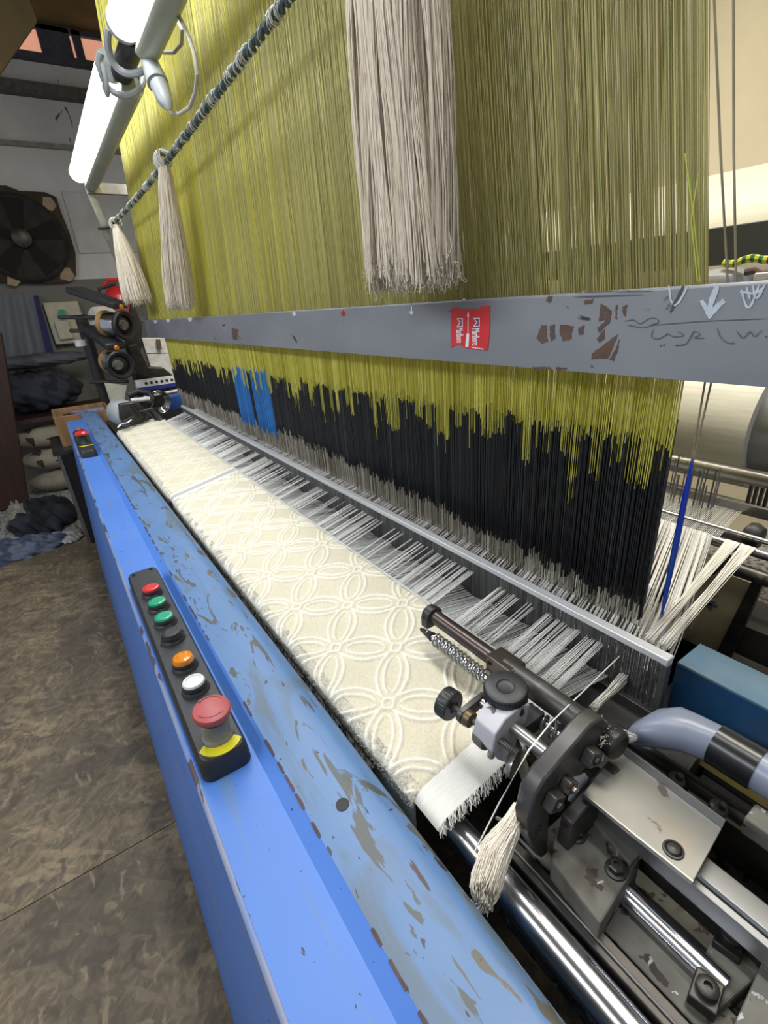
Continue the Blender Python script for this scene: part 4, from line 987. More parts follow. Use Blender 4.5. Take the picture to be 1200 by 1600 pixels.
# yarn from the roller to the drop wires
N = 900; yb_ = np.linspace(.30, 2.75, N); P = np.zeros((N, 3, 3))
P[:, 0] = np.stack([np.full(N, .845), yb_, np.full(N, -.397)], 1); P[:, 1] = np.stack([np.full(N, 1.0), yb_ + .03, np.full(N, -.41)], 1); P[:, 2] = np.stack([np.full(N, 1.30), yb_ + .10, np.full(N, -.50)], 1)
tag(threads('back_warp_yarns', P, .0008, m_warp, None, .25 + .5 * RNG.random(N)), 'warp yarns between the back rod and the cream back roller', 'warp yarns', kind='stuff')
m_fab = M('wound_cream_yarn', (.66, .64, .54), (.56, .54, .46), .45, 0, 60, vec=(3, .15, 3), bmp=.2)
rl = thing('back_roller', (1.36, 1.2, -.5), 'wide cream roller of wound warp yarn behind the harness', 'roller')
build('yarn_winding', MB().cyl((1.36, .425, -.33), (1.36, 2.9, -.33), .150, seg=60), m_fab, rl)
build('roller_core', MB().cyl((1.36, -.3, -.33), (1.36, .43, -.33), .125, seg=50), m_alu, rl)
mb = MB(); xx = 1.22
for k in range(34): y_ = .40 - k * .011; mb.box((1.235, y_ - .003, -.50), (1.245, y_ + .003, -.43))
build('wire_comb', mb, m_dark, rl)
m_fab2 = M('wound_pile_yarn', (.50, .475, .38), (.45, .43, .34), .5, 0, 40, vec=(3, .1, 3), bmp=.1)
pb = thing('pile_beam', (1.6, 1.2, .0), 'large cream pile yarn beam seen high behind the grey beam', 'warp beam')
build('yarn_winding', MB().cyl((1.70, .2, .02), (1.70, 2.9, .02), .235, seg=70), m_fab2, pb)
tag(build('rear_crossbar', MB().box((1.15, -.4, .018), (1.19, 3.0, .085)), M('slate_paint', (.075, .08, .085), (.06, .065, .07), .5), smooth=False, bevel=.002), 'dark slate crossbar behind the right end of the cord curtain', 'crossbar')
# motor cap and green-yellow earth lead
q = at(1115, 425, x=1.0)
mb = MB(); mb.lathe((1.03, q[1] - .005, -.06), (0, 0, 1), [(.055, 0), (.055, .045), (.048, .060), (.025, .070), (.0006, .072)], 30)
tag(build('motor_housing', mb, M('pale_steel_cap', (.42, .42, .44), None, .3, .5)), 'pale rounded metal cap peeping over the beam right of the cord curtain', 'cap')
m_gy = nt('striped_earth_lead'); 
def striped():
    m, n, l, p = m_gy; tc = n.new('ShaderNodeTexCoord').outputs['Object']; wv = n.new('ShaderNodeTexWave'); wv.inputs['Scale'].default_value = 26; wv.bands_direction = 'Y'; l.new(tc, wv.inputs['Vector'])
    l.new(ramp(n, l, wv.outputs['Fac'], [(.45, (.01, .13, .04)), (.55, (.62, .60, .04))]), p.inputs['Base Color']); return m
pts = [at(1130 + 9 * k, 411 - 1.0 * k + 3 * math.sin(k), x=1.0) for k in range(12)]
tag(build('earth_lead', MB().tube(pts, .0058, 8), striped()), 'green and yellow striped earth lead lying behind the beam', 'cable')
pts = [at(1165, 425, x=.98), at(1180, 422, x=.98), at(1192, 428, x=.98), at(1212, 424, x=.98)]
tag(build('brown_hose', MB().tube(pts, .006, 8), m_brown), 'short brown hose below the striped earth lead', 'hose')
q = at(1194, 432, x=.97); tag(build('white_clip', MB().bc(q, (.02, .022, .012)), m_white, bevel=.002), 'small white clip at the right edge above the beam', 'clip')
# tan cover with a black stamped mark, and rod with black clamp in front
xc = .86
tanp = thing('tan_panel', (xc, .28, -.8), 'tan machine panel stamped with a small black emblem behind the reed end', 'machine panel')
pl_ = [at(1040, 905, x=.92), at(1092, 880, x=.92), at(1176, 912, x=.92), at(1168, 948, x=.92), at(1118, 1022, x=.92), at(1050, 990, x=.92)]
build('panel', MB().prism(pl_, (.01, 0, 0)), M('tan_paint', (.38, .33, .20), (.32, .28, .17), .6, 0, 8), tanp, smooth=False)
def tanpoly(pls, name, mat):
    m_ = MB()
    for p_ in pls: m_.prism([at(u, v, x=.9192) for u, v in p_], (.0006, 0, 0))
    build(name, m_, mat, tanp, smooth=False)
tanpoly([[(1106, 937), (1118, 940), (1117, 944), (1122, 946), (1120, 950), (1113, 948), (1111, 955), (1107, 953), (1107, 950), (1098, 947), (1100, 943), (1104, 944)], [(1112, 930), (1116, 929), (1118, 933), (1114, 935)], [(1121, 931), (1123, 931), (1122, 934), (1120, 934)]], 'black_emblem', m_ink)
tanpoly([[(1107, 942), (1113, 944), (1112, 947), (1106, 945)]], 'emblem_window', M('tan_paint_inner', (.38, .33, .20)))
tanpoly([[(1090 - k * 4, 958 + k * 7), (1094 - k * 4, 960 + k * 7), (1092 - k * 4, 964 + k * 7), (1088 - k * 4, 962 + k * 7)] for k in range(6)], 'faded_lettering', M('faded_white_print', (.5, .47, .36)))
tag(build('side_rail', MB().prism([at(1176, 905, x=.915), at(1192, 912, x=.915), at(1140, 1030, x=.915), at(1118, 1022, x=.915)], (.012, 0, 0)), m_dark, smooth=False), 'dark greasy upright edge to the right of the tan panel', 'rail')
q = at(1138, 885, x=.87); q2 = at(1215, 915, x=.87)
tag(build('tie_rod', MB().cyl(q, (q[0], q2[1] - .1, q[2]), .012, seg=14), m_gun), 'dark tie rod running right from the black clamp', 'rod')
q = at(1123, 880, x=.83); mb = MB(); mb.bc(q, (.03, .016, .035), Matrix.Rotation(.4, 3, 'X')); mb.bc(np.array(q) + [0, .012, -.022], (.015, .010, .022), Matrix.Rotation(.6, 3, 'X'))
tag(build('black_clamp', mb, m_grime, bevel=.002), 'small black clamp in front of the tan panel', 'clamp')
tag(build('rear_well', MB().box((.97, -.6, -1.31), (1.08, 3.0, -.62)), m_grime, smooth=False), 'black greasy lower side of the loom behind the tan panel', 'machine side')
tag(build('loom_side_box', MB().box((.61, -.45, -1.31), (.96, .30, -.68)), m_grime, smooth=False), 'black loom side box added below the blue box and tan panel to darken the gap', 'tray')  # black side of the loom, added so the space below reads dark
tag(build('under_pan', MB().box((.52, .34, -.66), (.955, 2.9, -.64)), M('linty_pan', (.30, .27, .20), (.22, .20, .15), .9, 0, 30), smooth=False), 'lint covered pan under the rear warp sheet', 'pan')

# ================================================================== lamps, rope, tassels
def batten(y0, y1, label, cat='tube lamp'):
    lx, lz = .385, .60
    t_ = thing('tube_lamp', (lx, (y0 + y1) / 2, lz), label, cat, 'tube lamps along the loom')
    # opal half-round tube faces down and towards the aisle
    ex_, ez_ = .81, -.59                                   # the metal channel sits behind and below the opal tube
    def cs(a_, b_, y_): return (lx + ex_ * a_ + .59 * b_, y_, lz + ez_ * a_ + .81 * b_)
    r = .034
    circ = lambda y_, r_: [cs(-.022 + r_ * math.cos(math.radians(a_)), r_ * math.sin(math.radians(a_)), y_) for a_ in range(0, 360, 12)]
    build('lit_tube', MB().loft([circ(y0 + .012, r), circ(y1 - .012, r)]), m_tube, t_)
    ho = [(.016, .030), (.030, .034), (.056, .024), (.062, .0), (.056, -.024), (.030, -.034), (.016, -.030), (.004, 0)]
    build('housing', MB().loft([[cs(a_, b_, y_) for a_, b_ in ho] for y_ in (y0, y1)]), m_lampbody, t_)
    for y_ in (y0, y1 - .014):
        build('end_cap', MB().loft([circ(y_, r * 1.05), circ(y_ + .014, r * 1.05)]), m_plug, t_)
    return t_
yj = 1.70
l1 = batten(yj + .05, 2.93, 'lit tube lamp whose lower end stands on the metal bracket at the far end')
l2 = batten(.36, yj - .17, 'lit tube lamp cut by the top edge of the picture, above the dangling connector')
# joint between the lamps: bowed straps
mb = MB()
lx, lz = .385, .60
jt = thing('lamp_joint', (lx, yj, lz - .06), 'tangled grey strap joint between the two lit tube lamps', 'lamp joint')
for k, (y_, r_) in enumerate(((yj + .03, .050), (yj - .10, .046))):
    build('strap', MB().tube([(lx + r_ * math.cos(math.radians(a_)), y_ + .02 * math.sin(math.radians(a_ * 2)), lz - .004 + r_ * math.sin(math.radians(a_))) for a_ in range(150, 400, 12)], .008, 8), m_plug, jt)
build('dark_core', MB().cyl((lx + .005, yj - .16, lz), (lx + .005, yj + .05, lz), .026, seg=16), m_dark, jt)
build('coil', MB().tube([(lx - .045, yj + .04 + .025 * math.cos(a_ * .5), lz - .02 + .035 * math.sin(a_ * .5)) for a_ in range(13)], .006, 8, closed=False), m_plug, jt)
# connector and cable
cn = thing('cable_connector', (.42, 1.3, .5), 'white plastic cable connector dangling beside the lamp joint', 'connector')
pX = .41
ctr = [at(225, 70, x=pX), at(234, 98, x=pX), at(243, 120, x=pX), at(247, 131, x=pX), at(249, 133, x=pX), at(258, 158, x=pX), at(262, 166, x=pX), at(263, 172, x=pX)]
rr = [.011, .020, .0235, .025, .021, .018, .011, .007]
build('socket_half', MB().tube(ctr[:4], rr[:4], 16), m_plug, cn); build('plug_half', MB().tube(ctr[4:], rr[4:], 16), m_plug, cn)
cb = [(263, 170), (268, 176), (280, 178), (296, 168), (305, 145), (308, 115), (304, 85), (296, 60), (285, 35), (277, 20)]
tag(build('lamp_cable', MB().tube([at(u, v, x=.43) for u, v in cb], .0042, 8), m_cable), 'thin pale cable looping down from the lamp to the white connector', 'cable')
cb = [(276, 30), (285, 48), (284, 68), (272, 82), (255, 82), (244, 74)]
tag(build('lamp_cable', MB().tube([at(u, v, x=.47) for u, v in cb], .004, 8), m_cable), 'short grey cable loop behind the lamp joint, in front of the cords', 'cable')
# bracket on the beam's far end that carries lamp and rope
br_ = thing('lamp_bracket', (.5, 3.0, -.01), 'thin grey metal bracket rising from the far end of the grey beam to the lamp', 'bracket')
b0 = at(134, 288, y=2.97); b1 = at(198, 430, y=3.00); b1[0] = .49
mb = MB(); mb.prism([(b0[0] - .012, 2.97, b0[2]), (b0[0] + .022, 2.97, b0[2]), (.508, 3.0, -.01), (.480, 3.0, -.01)], (0, .008, 0)); build('leg', mb, m_steel, br_, smooth=False)
c_ = at(134, 290, y=2.96); d_ = at(205, 300, y=2.96)
build('cross_arm', MB().box((c_[0], 2.95, c_[2] - .03), (c_[0] + .30, 2.98, c_[2] + .012)), m_steel, br_, smooth=False)
build('hook_bolt', MB().cyl(at(153, 357, y=2.95), at(178, 355, y=2.95), .006), m_dark, br_)
# rope
def rope_pt(y_): return np.array([.45, y_, .418 + .006 * math.sin(y_ * 2.1) - .012 * math.sin((y_ - .3) / 2.6 * math.pi)])
rp = thing('rope', (.45, 1.5, .41), 'dark twisted rope knotted with white yarn stretched along the loom', 'rope')
ys_ = np.arange(.30, 2.90, .006)
for k in range(2):
    pts = [rope_pt(y_) + np.array([.0045 * math.cos(y_ * 150 + k * math.pi), 0, .0045 * math.sin(y_ * 150 + k * math.pi)]) for y_ in ys_]
    build('strand', MB().tube(pts, .0048, 6), m_rope, rp)
pts = [rope_pt(y_) + np.array([.0078 * math.cos(y_ * 150 + 1.6), 0, .0078 * math.sin(y_ * 150 + 1.6)]) for y_ in ys_]
build('pale_strand', MB().tube(pts[:], .0013, 5), m_yarnw, rp)
P = []; 
for yk_ in list(np.linspace(.45, 2.85, 26) + RNG.normal(0, .03, 26)):
    for q_ in range(9):
        c_ = rope_pt(yk_); a_ = RNG.random() * 6.28; rr_ = .007 + .005 * RNG.random(); dy_ = RNG.normal(0, .014)
        P.append([c_ + [rr_ * math.cos(a_ + t_), dy_ + .004 * t_, rr_ * math.sin(a_ + t_)] for t_ in np.linspace(0, 4.5, 7)])
tag(threads('yarn_knots', np.array(P), .0010, m_yarnw, rp, .5 + .5 * RNG.random(len(P)), 4), kind='stuff')

def tassel(top, bottom, wt, wb, n, r, label, seed, shape=None, thick=.5):
    rg = np.random.default_rng(seed); top = np.array(top); bottom = np.array(bottom); K = 12; P = np.zeros((n, K, 3)); t = np.linspace(0, 1, K)
    a_ = rg.random(n) * 2 * math.pi; q_ = np.sqrt(rg.random(n)) ; u_ = np.cos(a_) * q_; w_ = np.sin(a_) * q_
    clump = np.stack([.10 * np.sin(rg.random() * 6 + np.arange(K) * rg.uniform(.25, .5)) for _ in range(14)]); ci = np.clip(((u_ + 1) / 2 * 14).astype(int), 0, 13); wob = rg.normal(0, 1, (n, 2)); ph_ = rg.random(n) * 6.28
    endl = 1 - .05 * rg.random(n) - .07 * (rg.random(14)[ci])
    for k in range(K):
        tt = t[k] * endl; wd = np.interp(tt, [0, .06, .3, .75, 1.0], [wt * .7, wt, (wt * .6 + wb * .4), wb * .95, wb])
        P[:, k, 0] = top[0] + (bottom[0] - top[0]) * tt + w_ * wd * thick + .0015 * np.sin(k * .9 + ph_)
        P[:, k, 1] = top[1] + (bottom[1] - top[1]) * tt + (u_ + clump[ci, k] * min(1, t[k] * 3)) * wd + .0022 * np.sin(k * .7 + ph_ * 2)
        P[:, k, 2] = top[2] + (bottom[2] - top[2]) * tt + (0 if k < K - 1 else rg.normal(0, .004, n))
    rt = thing('tassel', tuple(bottom), label, 'yarn tassel', 'cotton tassels hanging from the rope')
    o = threads('strands', P, r, m_tassel, rt, np.clip(.35 + .5 * rg.random(n) + .3 * (rg.random(14)[ci] - .5), 0, 1), 4); tag(o, kind='stuff')
    N2 = n // 3; e = P[:N2, -1]; Q = np.zeros((N2, 3, 3)); Q[:, 0] = e + [0, 0, .03]; Q[:, 1] = e + rg.normal(0, .003, (N2, 3)); Q[:, 2] = e + rg.normal(0, .006, (N2, 3)) + [0, 0, -.006]
    tag(threads('frayed_end', Q, r * .5, m_tassel, rt, .5 + .5 * rg.random(N2)), kind='stuff')
    return rt
def knotted(rt, c_, r_):
    P = []
    for q_ in range(60):
        a_ = RNG.random() * 6.28; rr_ = r_ * (.6 + .5 * RNG.random()); oy = RNG.normal(0, r_ * .5)
        P.append([np.array(c_) + [rr_ * math.cos(a_ + t_), oy + .002 * t_, rr_ * math.sin(a_ + t_)] for t_ in np.linspace(0, 5, 8)])
    tag(threads('knot', np.array(P), .0022, m_yarnw, rt, .5 + .5 * RNG.random(60), 4), kind='stuff')
y2 = at(258, 262, x=.45)[1]
e2 = at(274, 486, x=.445); t2_ = tassel((.45, y2, .41), (.445, (y2 * .35 + e2[1] * .65), e2[2] - .0), .030, .088, 1000, .0015, 'middle cream cotton tassel hanging from the rope, its ragged end on the beam', 5); knotted(t2_, (.45, y2, .415), .022)
y1 = at(180, 348, x=.45)[1]; e1 = at(220, 484, x=.45)
t1_ = tassel((.45, y1, .40), (.45, e1[1], e1[2] + .02), .035, .12, 900, .0018, 'farthest cream cotton tassel at the end of the rope beside the lamp bracket', 6); knotted(t1_, (.45, y1, .405), .024)
e3 = at(645, 452, x=.44)
t3_ = tassel((.44, .60, .43), (.44, e3[1] + .005, e3[2]), .068, .088, 4200, .00085, 'largest cream cotton tassel hanging in front of the cord curtain near the red sticker', 8, thick=.45)
e4 = at(650, 484, x=.44); P0 = np.array([.44, e4[1], .25])

# ================================================================== far left: behind and beside the loom
def far(u, v, y): return at(u, v, y=y)
# exhaust fan in a broken opening
fan = thing('exhaust_fan', (.1, YW, .4), 'black grimy exhaust fan in a ragged hole of the end wall', 'exhaust fan')
mb = MB(); mb.prism([wallp(u, v, .06) for u, v in ((-60, 288), (10, 290), (30, 298), (70, 300), (88, 308), (95, 330), (108, 362), (118, 395), (119, 430), (104, 441), (60, 443), (0, 440), (-60, 436))], (0, .055, 0)); build('broken_surround', mb, M('torn_board', (.02, .016, .012), (.06, .045, .03), .9, 0, 5), fan, smooth=False)
fc = wallp(34, 372, .11)
mb = MB(); mb.lathe((fc[0], YW - .06, fc[2]), (0, -1, 0), [(.33, 0), (.33, .02), (.31, .035), (.29, .02)], 40); build('fan_ring', mb, m_grime, fan)
for k in range(5):
    an = k * 2 * math.pi / 5 + .3; e_ = Vector((math.cos(an), 0, math.sin(an))); s_ = Vector((-math.sin(an), 0, math.cos(an))); c_ = Vector((fc[0], YW - .09, fc[2]))
    build('fan_blade', MB().prism([c_ + e_ * .06 - s_ * .03, c_ + e_ * .28 - s_ * .09, c_ + e_ * .29 + s_ * .06, c_ + e_ * .06 + s_ * .035], (0, .006, 0)), M('fan_dark%d' % k, (.006, .006, .006), (.010, .009, .009), .9), fan, smooth=False)
build('fan_hub', MB().lathe((fc[0], YW - .08, fc[2]), (0, -1, 0), [(.075, 0), (.07, .05), (.04, .06), (.0006, .06)], 24), m_dark, fan)
m_ply = M('bare_plywood', (.38, .30, .20), (.30, .23, .15), .9)
for u, v, s_ in ((76, 318, 9), (104, 428, 10), (20, 438, 8)):
    q = wallp(u, v, .065); build('bare_patch', MB().prism([q + np.array([dx * s_ * .006, 0, dz * s_ * .006]) for dx, dz in ((-1, -.6), (.2, -1), (1, -.3), (.6, .8), (-.5, .9))], (0, .004, 0)), m_ply, fan, smooth=False, label='pale splintered plywood')
# hatch right of the fan
mb = MB(); q0, q1 = wallp(96, 300), wallp(122, 396); mb.box((q0[0], YW - .025, q1[2]), (q0[0] + .72, YW, q0[2])); hp = build('wall_hatch', mb, M('pale_hatch_paint', (.52, .53, .54), (.40, .41, .42), .8, 0, 5), smooth=False, bevel=.004); tag(hp, 'pale flush hatch on the end wall beside the fan', 'hatch')
# hanging striped cloth
def stripecloth():
    m, n, l, p = nt('striped_grey_cloth'); p.inputs['Roughness'].default_value = .9
    tc = n.new('ShaderNodeTexCoord').outputs['Object']; sx = n.new('ShaderNodeSeparateXYZ'); l.new(tc, sx.inputs[0])
    r1 = ramp(n, l, sx.outputs[2], [(0, 0), (.215, 0), (.222, 1), (.245, 1), (.252, 0), (.272, 0), (.276, .8), (.286, .8), (.29, 0)])
    f = noise(n, l, tc, 5, 4, 0, (3, 3, .4)); c = mix(n, l, f, (.11, .125, .155), (.20, .215, .24)); l.new(mix(n, l, r1, c, (.36, .37, .37)), p.inputs['Base Color']); return m
yc = 5.50; n = 50; secs = []
tl_, tr_ = far(-30, 455, yc), far(60, 462, yc); bl_, br2 = far(-30, 612, yc), far(108, 606, yc)
for k in range(13):
    f_ = k / 12; L0 = tl_ * (1 - f_) + bl_ * f_; R0 = tr_ * (1 - f_) + br2 * f_; row = []
    for i in range(n + 1):
        g = i / n; p = L0 * (1 - g) + R0 * g; row.append((p[0], yc + .03 * math.sin(g * 26 + f_) * (.4 + f_), p[2] + .01 * math.sin(g * 9)))
    secs.append(row + [(x, y + .006, z) for x, y, z in row[::-1]])
tag(build('hanging_cloth', MB().loft(secs), stripecloth()), 'grey cloth with pale stripes near its hem hanging on the end wall below the fan', 'cloth')
mb = MB(); q0 = far(52, 462, yc - .05); q1 = far(76, 560, yc - .05)
tag(build('blue_strap', MB().prism([q0, q0 + [.035, 0, 0], q1 + [.05, 0, 0], q1 + [-.01, 0, 0]], (0, .01, 0)), M('navy_cloth', (.02, .022, .08), (.03, .03, .1), .9), smooth=False), 'dark navy strap hanging at the right edge of the striped cloth', 'strap')
# switch box with green plug
sw = thing('switch_box', (.3, YW, -.2), 'cream electrical box with a green plug on the end wall', 'switch box')
q0, q1 = wallp(66, 473, .1), wallp(118, 536, .1)
build('back_box', MB().box((q0[0], YW - .1, q1[2]), (q1[0] + .12, YW, q0[2])), m_cream, sw, smooth=False, bevel=.01)
q0, q1 = wallp(84, 502, .14), wallp(108, 530, .14); build('cover', MB().box((q0[0], YW - .14, q1[2]), (q1[0] + .04, YW - .1, q0[2])), m_cream, sw, smooth=False, bevel=.01)
q0, q1 = wallp(91, 484, .15), wallp(104, 496, .15); build('green_plug', MB().box((q0[0], YW - .17, q1[2]), (q1[0], YW - .1, q0[2])), m_green, sw, smooth=False, bevel=.006)
# dark post
q0, q1 = far(-10, 560, 4.75), far(50, 772, 4.75)
mb = MB(); mb.prism([far(-25, 520, 4.70), far(2, 520, 4.70), far(46, 790, 4.70), far(-6, 800, 4.70)], (0, .12, 0))
pz = build('wooden_post', mb, m_darkwood, smooth=False, bevel=.006); tag(pz, 'dark brown wooden post at the left edge of the picture', 'post')
# soft heaps
def heap(name, c, size, mat, label, cat, seed=1, amp=.25, sub=5, flat=True, ridge=7):
    import bmesh
    bm = bmesh.new(); bmesh.ops.create_icosphere(bm, subdivisions=sub, radius=1); rg = random.Random(seed); ph = [rg.random() * 6 for _ in range(6)]
    m_ = MB()
    vs = []
    for v in bm.verts:
        p = v.co; k_ = 1 + amp * (abs(math.sin(p.x * ridge + ph[0] + 2 * math.sin(p.y * 3 + ph[1]))) - .5) + amp * .6 * math.sin(p.y * ridge * 1.3 + ph[2] + p.x * 4) + amp * .4 * math.sin(p.x * 17 + p.z * 11 + ph[3])
        z = p.z * size[2] * k_
        if flat: z = max(z, -size[2] * .12)
        vs.append((c[0] + p.x * size[0] * (1 + (k_ - 1) * .5), c[1] + p.y * size[1] * (1 + (k_ - 1) * .5), c[2] + size[2] * .12 + z))
    m_.add(vs, [tuple(v.index for v in f.verts) for f in bm.faces]); bm.free()
    return tag(build(name, m_, mat), label, cat)
def clothmat(name, a_, b_, sc_=8, vec=(1, 1, 1), st=None): return M(name, a_, b_, .95, 0, sc_, st, .3, vec, .004, .45, .55)
fl = lambda u, v: at(u, v, z=-1.3)
c_ = fl(72, 815); heap('clothes_heap', (c_[0], c_[1] + .02, -1.302), (.21, .26, .13), clothmat('black_cloth', (.012, .014, .02), (.03, .035, .045)), 'black rumpled clothes on the floor next to the loom end, upper part of the pile', 'clothes', 3)
c_ = fl(30, 858); heap('clothes_heap', (c_[0] - .02, c_[1] - .06, -1.302), (.28, .15, .07), clothmat('checked_blue_cloth', (.05, .065, .11), (.13, .15, .21), 14), 'blue grey checked cloth crumpled on the floor in front of the black clothes', 'clothes', 5)
c_ = fl(38, 812); heap('rag', (c_[0], c_[1] - .16, -1.302), (.07, .07, .16), clothmat('pale_rag', (.36, .34, .27), (.22, .21, .17), 25), 'small pale rag tucked into the clothes on the floor', 'rag', 7, .16)
c_ = fl(110, 838); heap('paper_scrap', (c_[0], c_[1], -1.302), (.07, .12, .03), clothmat('crumpled_paper', (.55, .55, .54), (.35, .35, .35), 20), 'crumpled whitish scrap on the floor by the loom leg', 'scrap', 9, .2)
c_ = far(70, 655, 5.0); heap('navy_bundle', (c_[0] - .02, 5.14, -.51), (.36, .20, .15), clothmat('navy_bundle_cloth', (.015, .017, .028), (.035, .04, .06)), 'dark navy bundle of cloth lying behind the wooden box', 'cloth bundle', 11, .12, flat=False)
c_ = far(70, 625, 5.2); heap('grey_bundle', (c_[0] + .02, 5.17, -.262), (.42, .16, .055), clothmat('slate_cloth', (.06, .065, .085), (.10, .105, .13)), 'slate blue folded cloth on top of the navy bundle', 'cloth bundle', 12, .10, flat=False)
mroll = M('spotted_cream_cloth', (.34, .31, .25), (.28, .25, .20), .95, 0, 6, [dict(scale=16, detail=0, t=.70, soft=.02, c=(.05, .04, .04))])
for k, lab in enumerate(('plain beige cloth roll at the bottom of the stack by the post', 'spotted cream cloth roll in the middle of the stack by the post', 'spotted cream cloth roll at the top of the stack by the post')):
    heap('cloth_roll', (-.16, 4.97, -1.215 + .19 * k - .0115), (.24, .13, .085), mroll if k else M('beige_cloth', (.30, .27, .21), (.24, .21, .16), .95), lab, 'cloth roll', 20 + k, .05, 4, flat=False, ridge=5)
sh = thing('bundle_shelf', (-.2, 5.1, -1.3), 'dark low table carrying the navy cloth bundle above the cloth rolls', 'table')
build('table_top', MB().box((-.75, 4.84, -.70), (.42, 5.50, -.665)), m_darkwood, sh, smooth=False)
for x_ in (-.72, .36):
    for y_ in (4.88, 5.44): build('leg', MB().box((x_, y_, -1.314), (x_ + .05, y_ + .05, -.70)), m_darkwood, sh, smooth=False)
# leg of the far table, table and wooden box
tb = thing('side_table', (.1, 3.4, -1.30), 'narrow black table with a pale metal edge at the far end of the loom', 'table')
e0 = at(86, 684, y=3.45); 
build('metal_leg', MB().box((-.098, 3.44, -1.314), (-.078, 3.46, e0[2])), m_alu, tb, smooth=False)
build('black_side', MB().box((-.078, 3.445, -1.314), (.02, 3.47, e0[2])), m_rubber, tb, smooth=False)
build('table_top', MB().box((-.10, 3.02, e0[2] - .02), (.30, 3.50, e0[2])), m_dark, tb, smooth=False)
ztp = e0[2]
wb_ = thing('wooden_box', (.1, 3.3, ztp), 'open wooden box with a blue pen slot on the table beyond the blue cover', 'wooden box')
a0, a1, a2, a3 = at(78, 640, y=3.12), at(166, 612, y=3.12), at(150, 600, y=3.4), at(100, 630, y=3.4)
bxx0, bxx1 = a0[0], a1[0]; zt_1 = ztp + .160
mb = MB(); L = [(bxx0, 3.06), (bxx1, 3.06), (bxx1, 3.46), (bxx0, 3.46)]; t_ = .016
build('front_board', MB().box((bxx0, 3.12, ztp), (bxx1, 3.12 + t_, zt_1)), m_wood, wb_, smooth=False, bevel=.002)
build('back_board', MB().box((bxx0, 3.46 - t_, ztp), (bxx1, 3.46, zt_1)), m_wood, wb_, smooth=False, bevel=.002)
build('side_board', MB().box((bxx0, 3.12 + t_, ztp), (bxx0 + t_, 3.46 - t_, zt_1)), m_wood, wb_, smooth=False, bevel=.002)
build('side_board', MB().box((bxx1 - t_, 3.12 + t_, ztp), (bxx1, 3.46 - t_, zt_1)), m_wood, wb_, smooth=False, bevel=.002)
build('inner_board', MB().box((bxx0 + .01, 3.13, ztp), (bxx1 - .01, 3.45, zt_1 - .018)), m_wood, wb_, smooth=False)
build('pen_slot', MB().box((bxx0 + .05, 3.20, zt_1 - .019), (bxx1 - .04, 3.32, zt_1 - .0165)), m_darkwood, wb_, smooth=False)
tag(build('blue_packet', MB().bc((bxx0 + .17, 3.26, zt_1 - .010), (.16, .06, .012), Matrix.Rotation(.15, 3, 'Z')), M('blue_print', (.04, .07, .35), (.35, .36, .42), .4, 0, 40), smooth=False), 'small blue and white packet lying in the wooden box', 'packet')
# weft feeders on a stand
def feeder(c_, yaw, label, cone=True):
    t_ = thing('weft_feeder', (c_[0], c_[1], c_[2] - .08), label, 'weft feeder', 'weft feeders beside the loom')
    X_, Y_, Z_ = c_
    ax_ = Vector((math.sin(yaw), -math.cos(yaw), -.12)).normalized()
    o_ = Vector(c_)
    build('drum', MB().lathe(o_ - ax_ * .10, ax_, [(.062, 0), (.064, .03), (.060, .09), (.055, .10)], 30), m_chrome, t_)
    build('rim_ring', MB().lathe(o_ - ax_ * .005, ax_, [(.066, 0), (.074, .004), (.076, .018), (.068, .026), (.052, .020), (.050, .004)], 36), m_black, t_)
    build('front_disc', MB().lathe(o_ - ax_ * .02, ax_, [(.050, 0), (.050, .02), (.030, .03), (.012, .032)], 24), m_dark, t_)
    build('brown_band', MB().lathe(o_ - ax_ * .125, ax_, [(.066, 0), (.068, .014), (.066, .025)], 30), M('tan_band', (.42, .24, .09), (.3, .17, .06), .5), t_)
    side = ax_.cross(Vector((0, 0, 1))).normalized(); upv = side.cross(ax_)
    b_ = o_ + upv * .092
    P0 = [b_ + ax_ * a_ + side * s_ + upv * h_ for a_, s_, h_ in ((-.30, -.055, .05), (-.30, .055, .05), (.01, .05, -.012), (.01, -.05, -.012))]
    build('motor_arm', MB().prism(P0, upv * .035), m_black, t_, bevel=.008)
    build('yellow_button', MB().lathe(b_ + ax_ * .01 + upv * .0, ax_, [(.012, 0), (.013, .008), (.008, .012)], 16), m_amber, t_)
    build('eyelet_arm', MB().prism([o_ + ax_ * .02 + side * (.018 + .030 * math.cos(a_ * .63)) + upv * (.004 + .026 * math.sin(a_ * .63)) for a_ in range(10)], ax_ * .010), m_cast, t_, bevel=.002)
    return t_, o_, ax_
y_ = 3.15
f1, o1, x1_ = feeder(tuple(at(192, 508, y=y_)), .62, 'upper weft feeder with a black ring and long black motor arm beside the beam end')
f2, o2, x2_ = feeder(tuple(at(187, 570, y=y_)), .22, 'lower weft feeder with a glossy black ring under the first feeder')
cc = Vector(at(149, 496, y=3.52)); tag(build('yarn_cone', MB().lathe(cc + Vector((.06, -.03, -.02)), (-.8, -.6, .25), [(.075, 0), (.078, .02), (.055, .09), (.03, .10)], 34), M('yarn_cone_cream', (.60, .55, .49), (.50, .46, .40), .8, 0, 60)), 'cream yarn package behind the upper weft feeder', 'yarn cone')
st = thing('feeder_stand', (.23, 3.4, -1.3), 'black feeder stand post with grey cross tubes by the end wall', 'stand')
q0, q1 = at(122, 492, y=3.6), at(140, 640, y=3.6)
build('post', MB().cyl((q0[0] + .01, 3.6, q0[2]), (q0[0] + .01, 3.6, -1.31), .032, seg=16), m_black, st)
for (ua, va, ub, vb) in ((92, 496, 150, 496), (110, 517, 165, 516), (140, 597, 180, 596)):
    build('cross_tube', MB().cyl(at(ua, va, y=3.55), at(ub + 20, vb, y=3.35), .011, seg=12), m_gun, st)
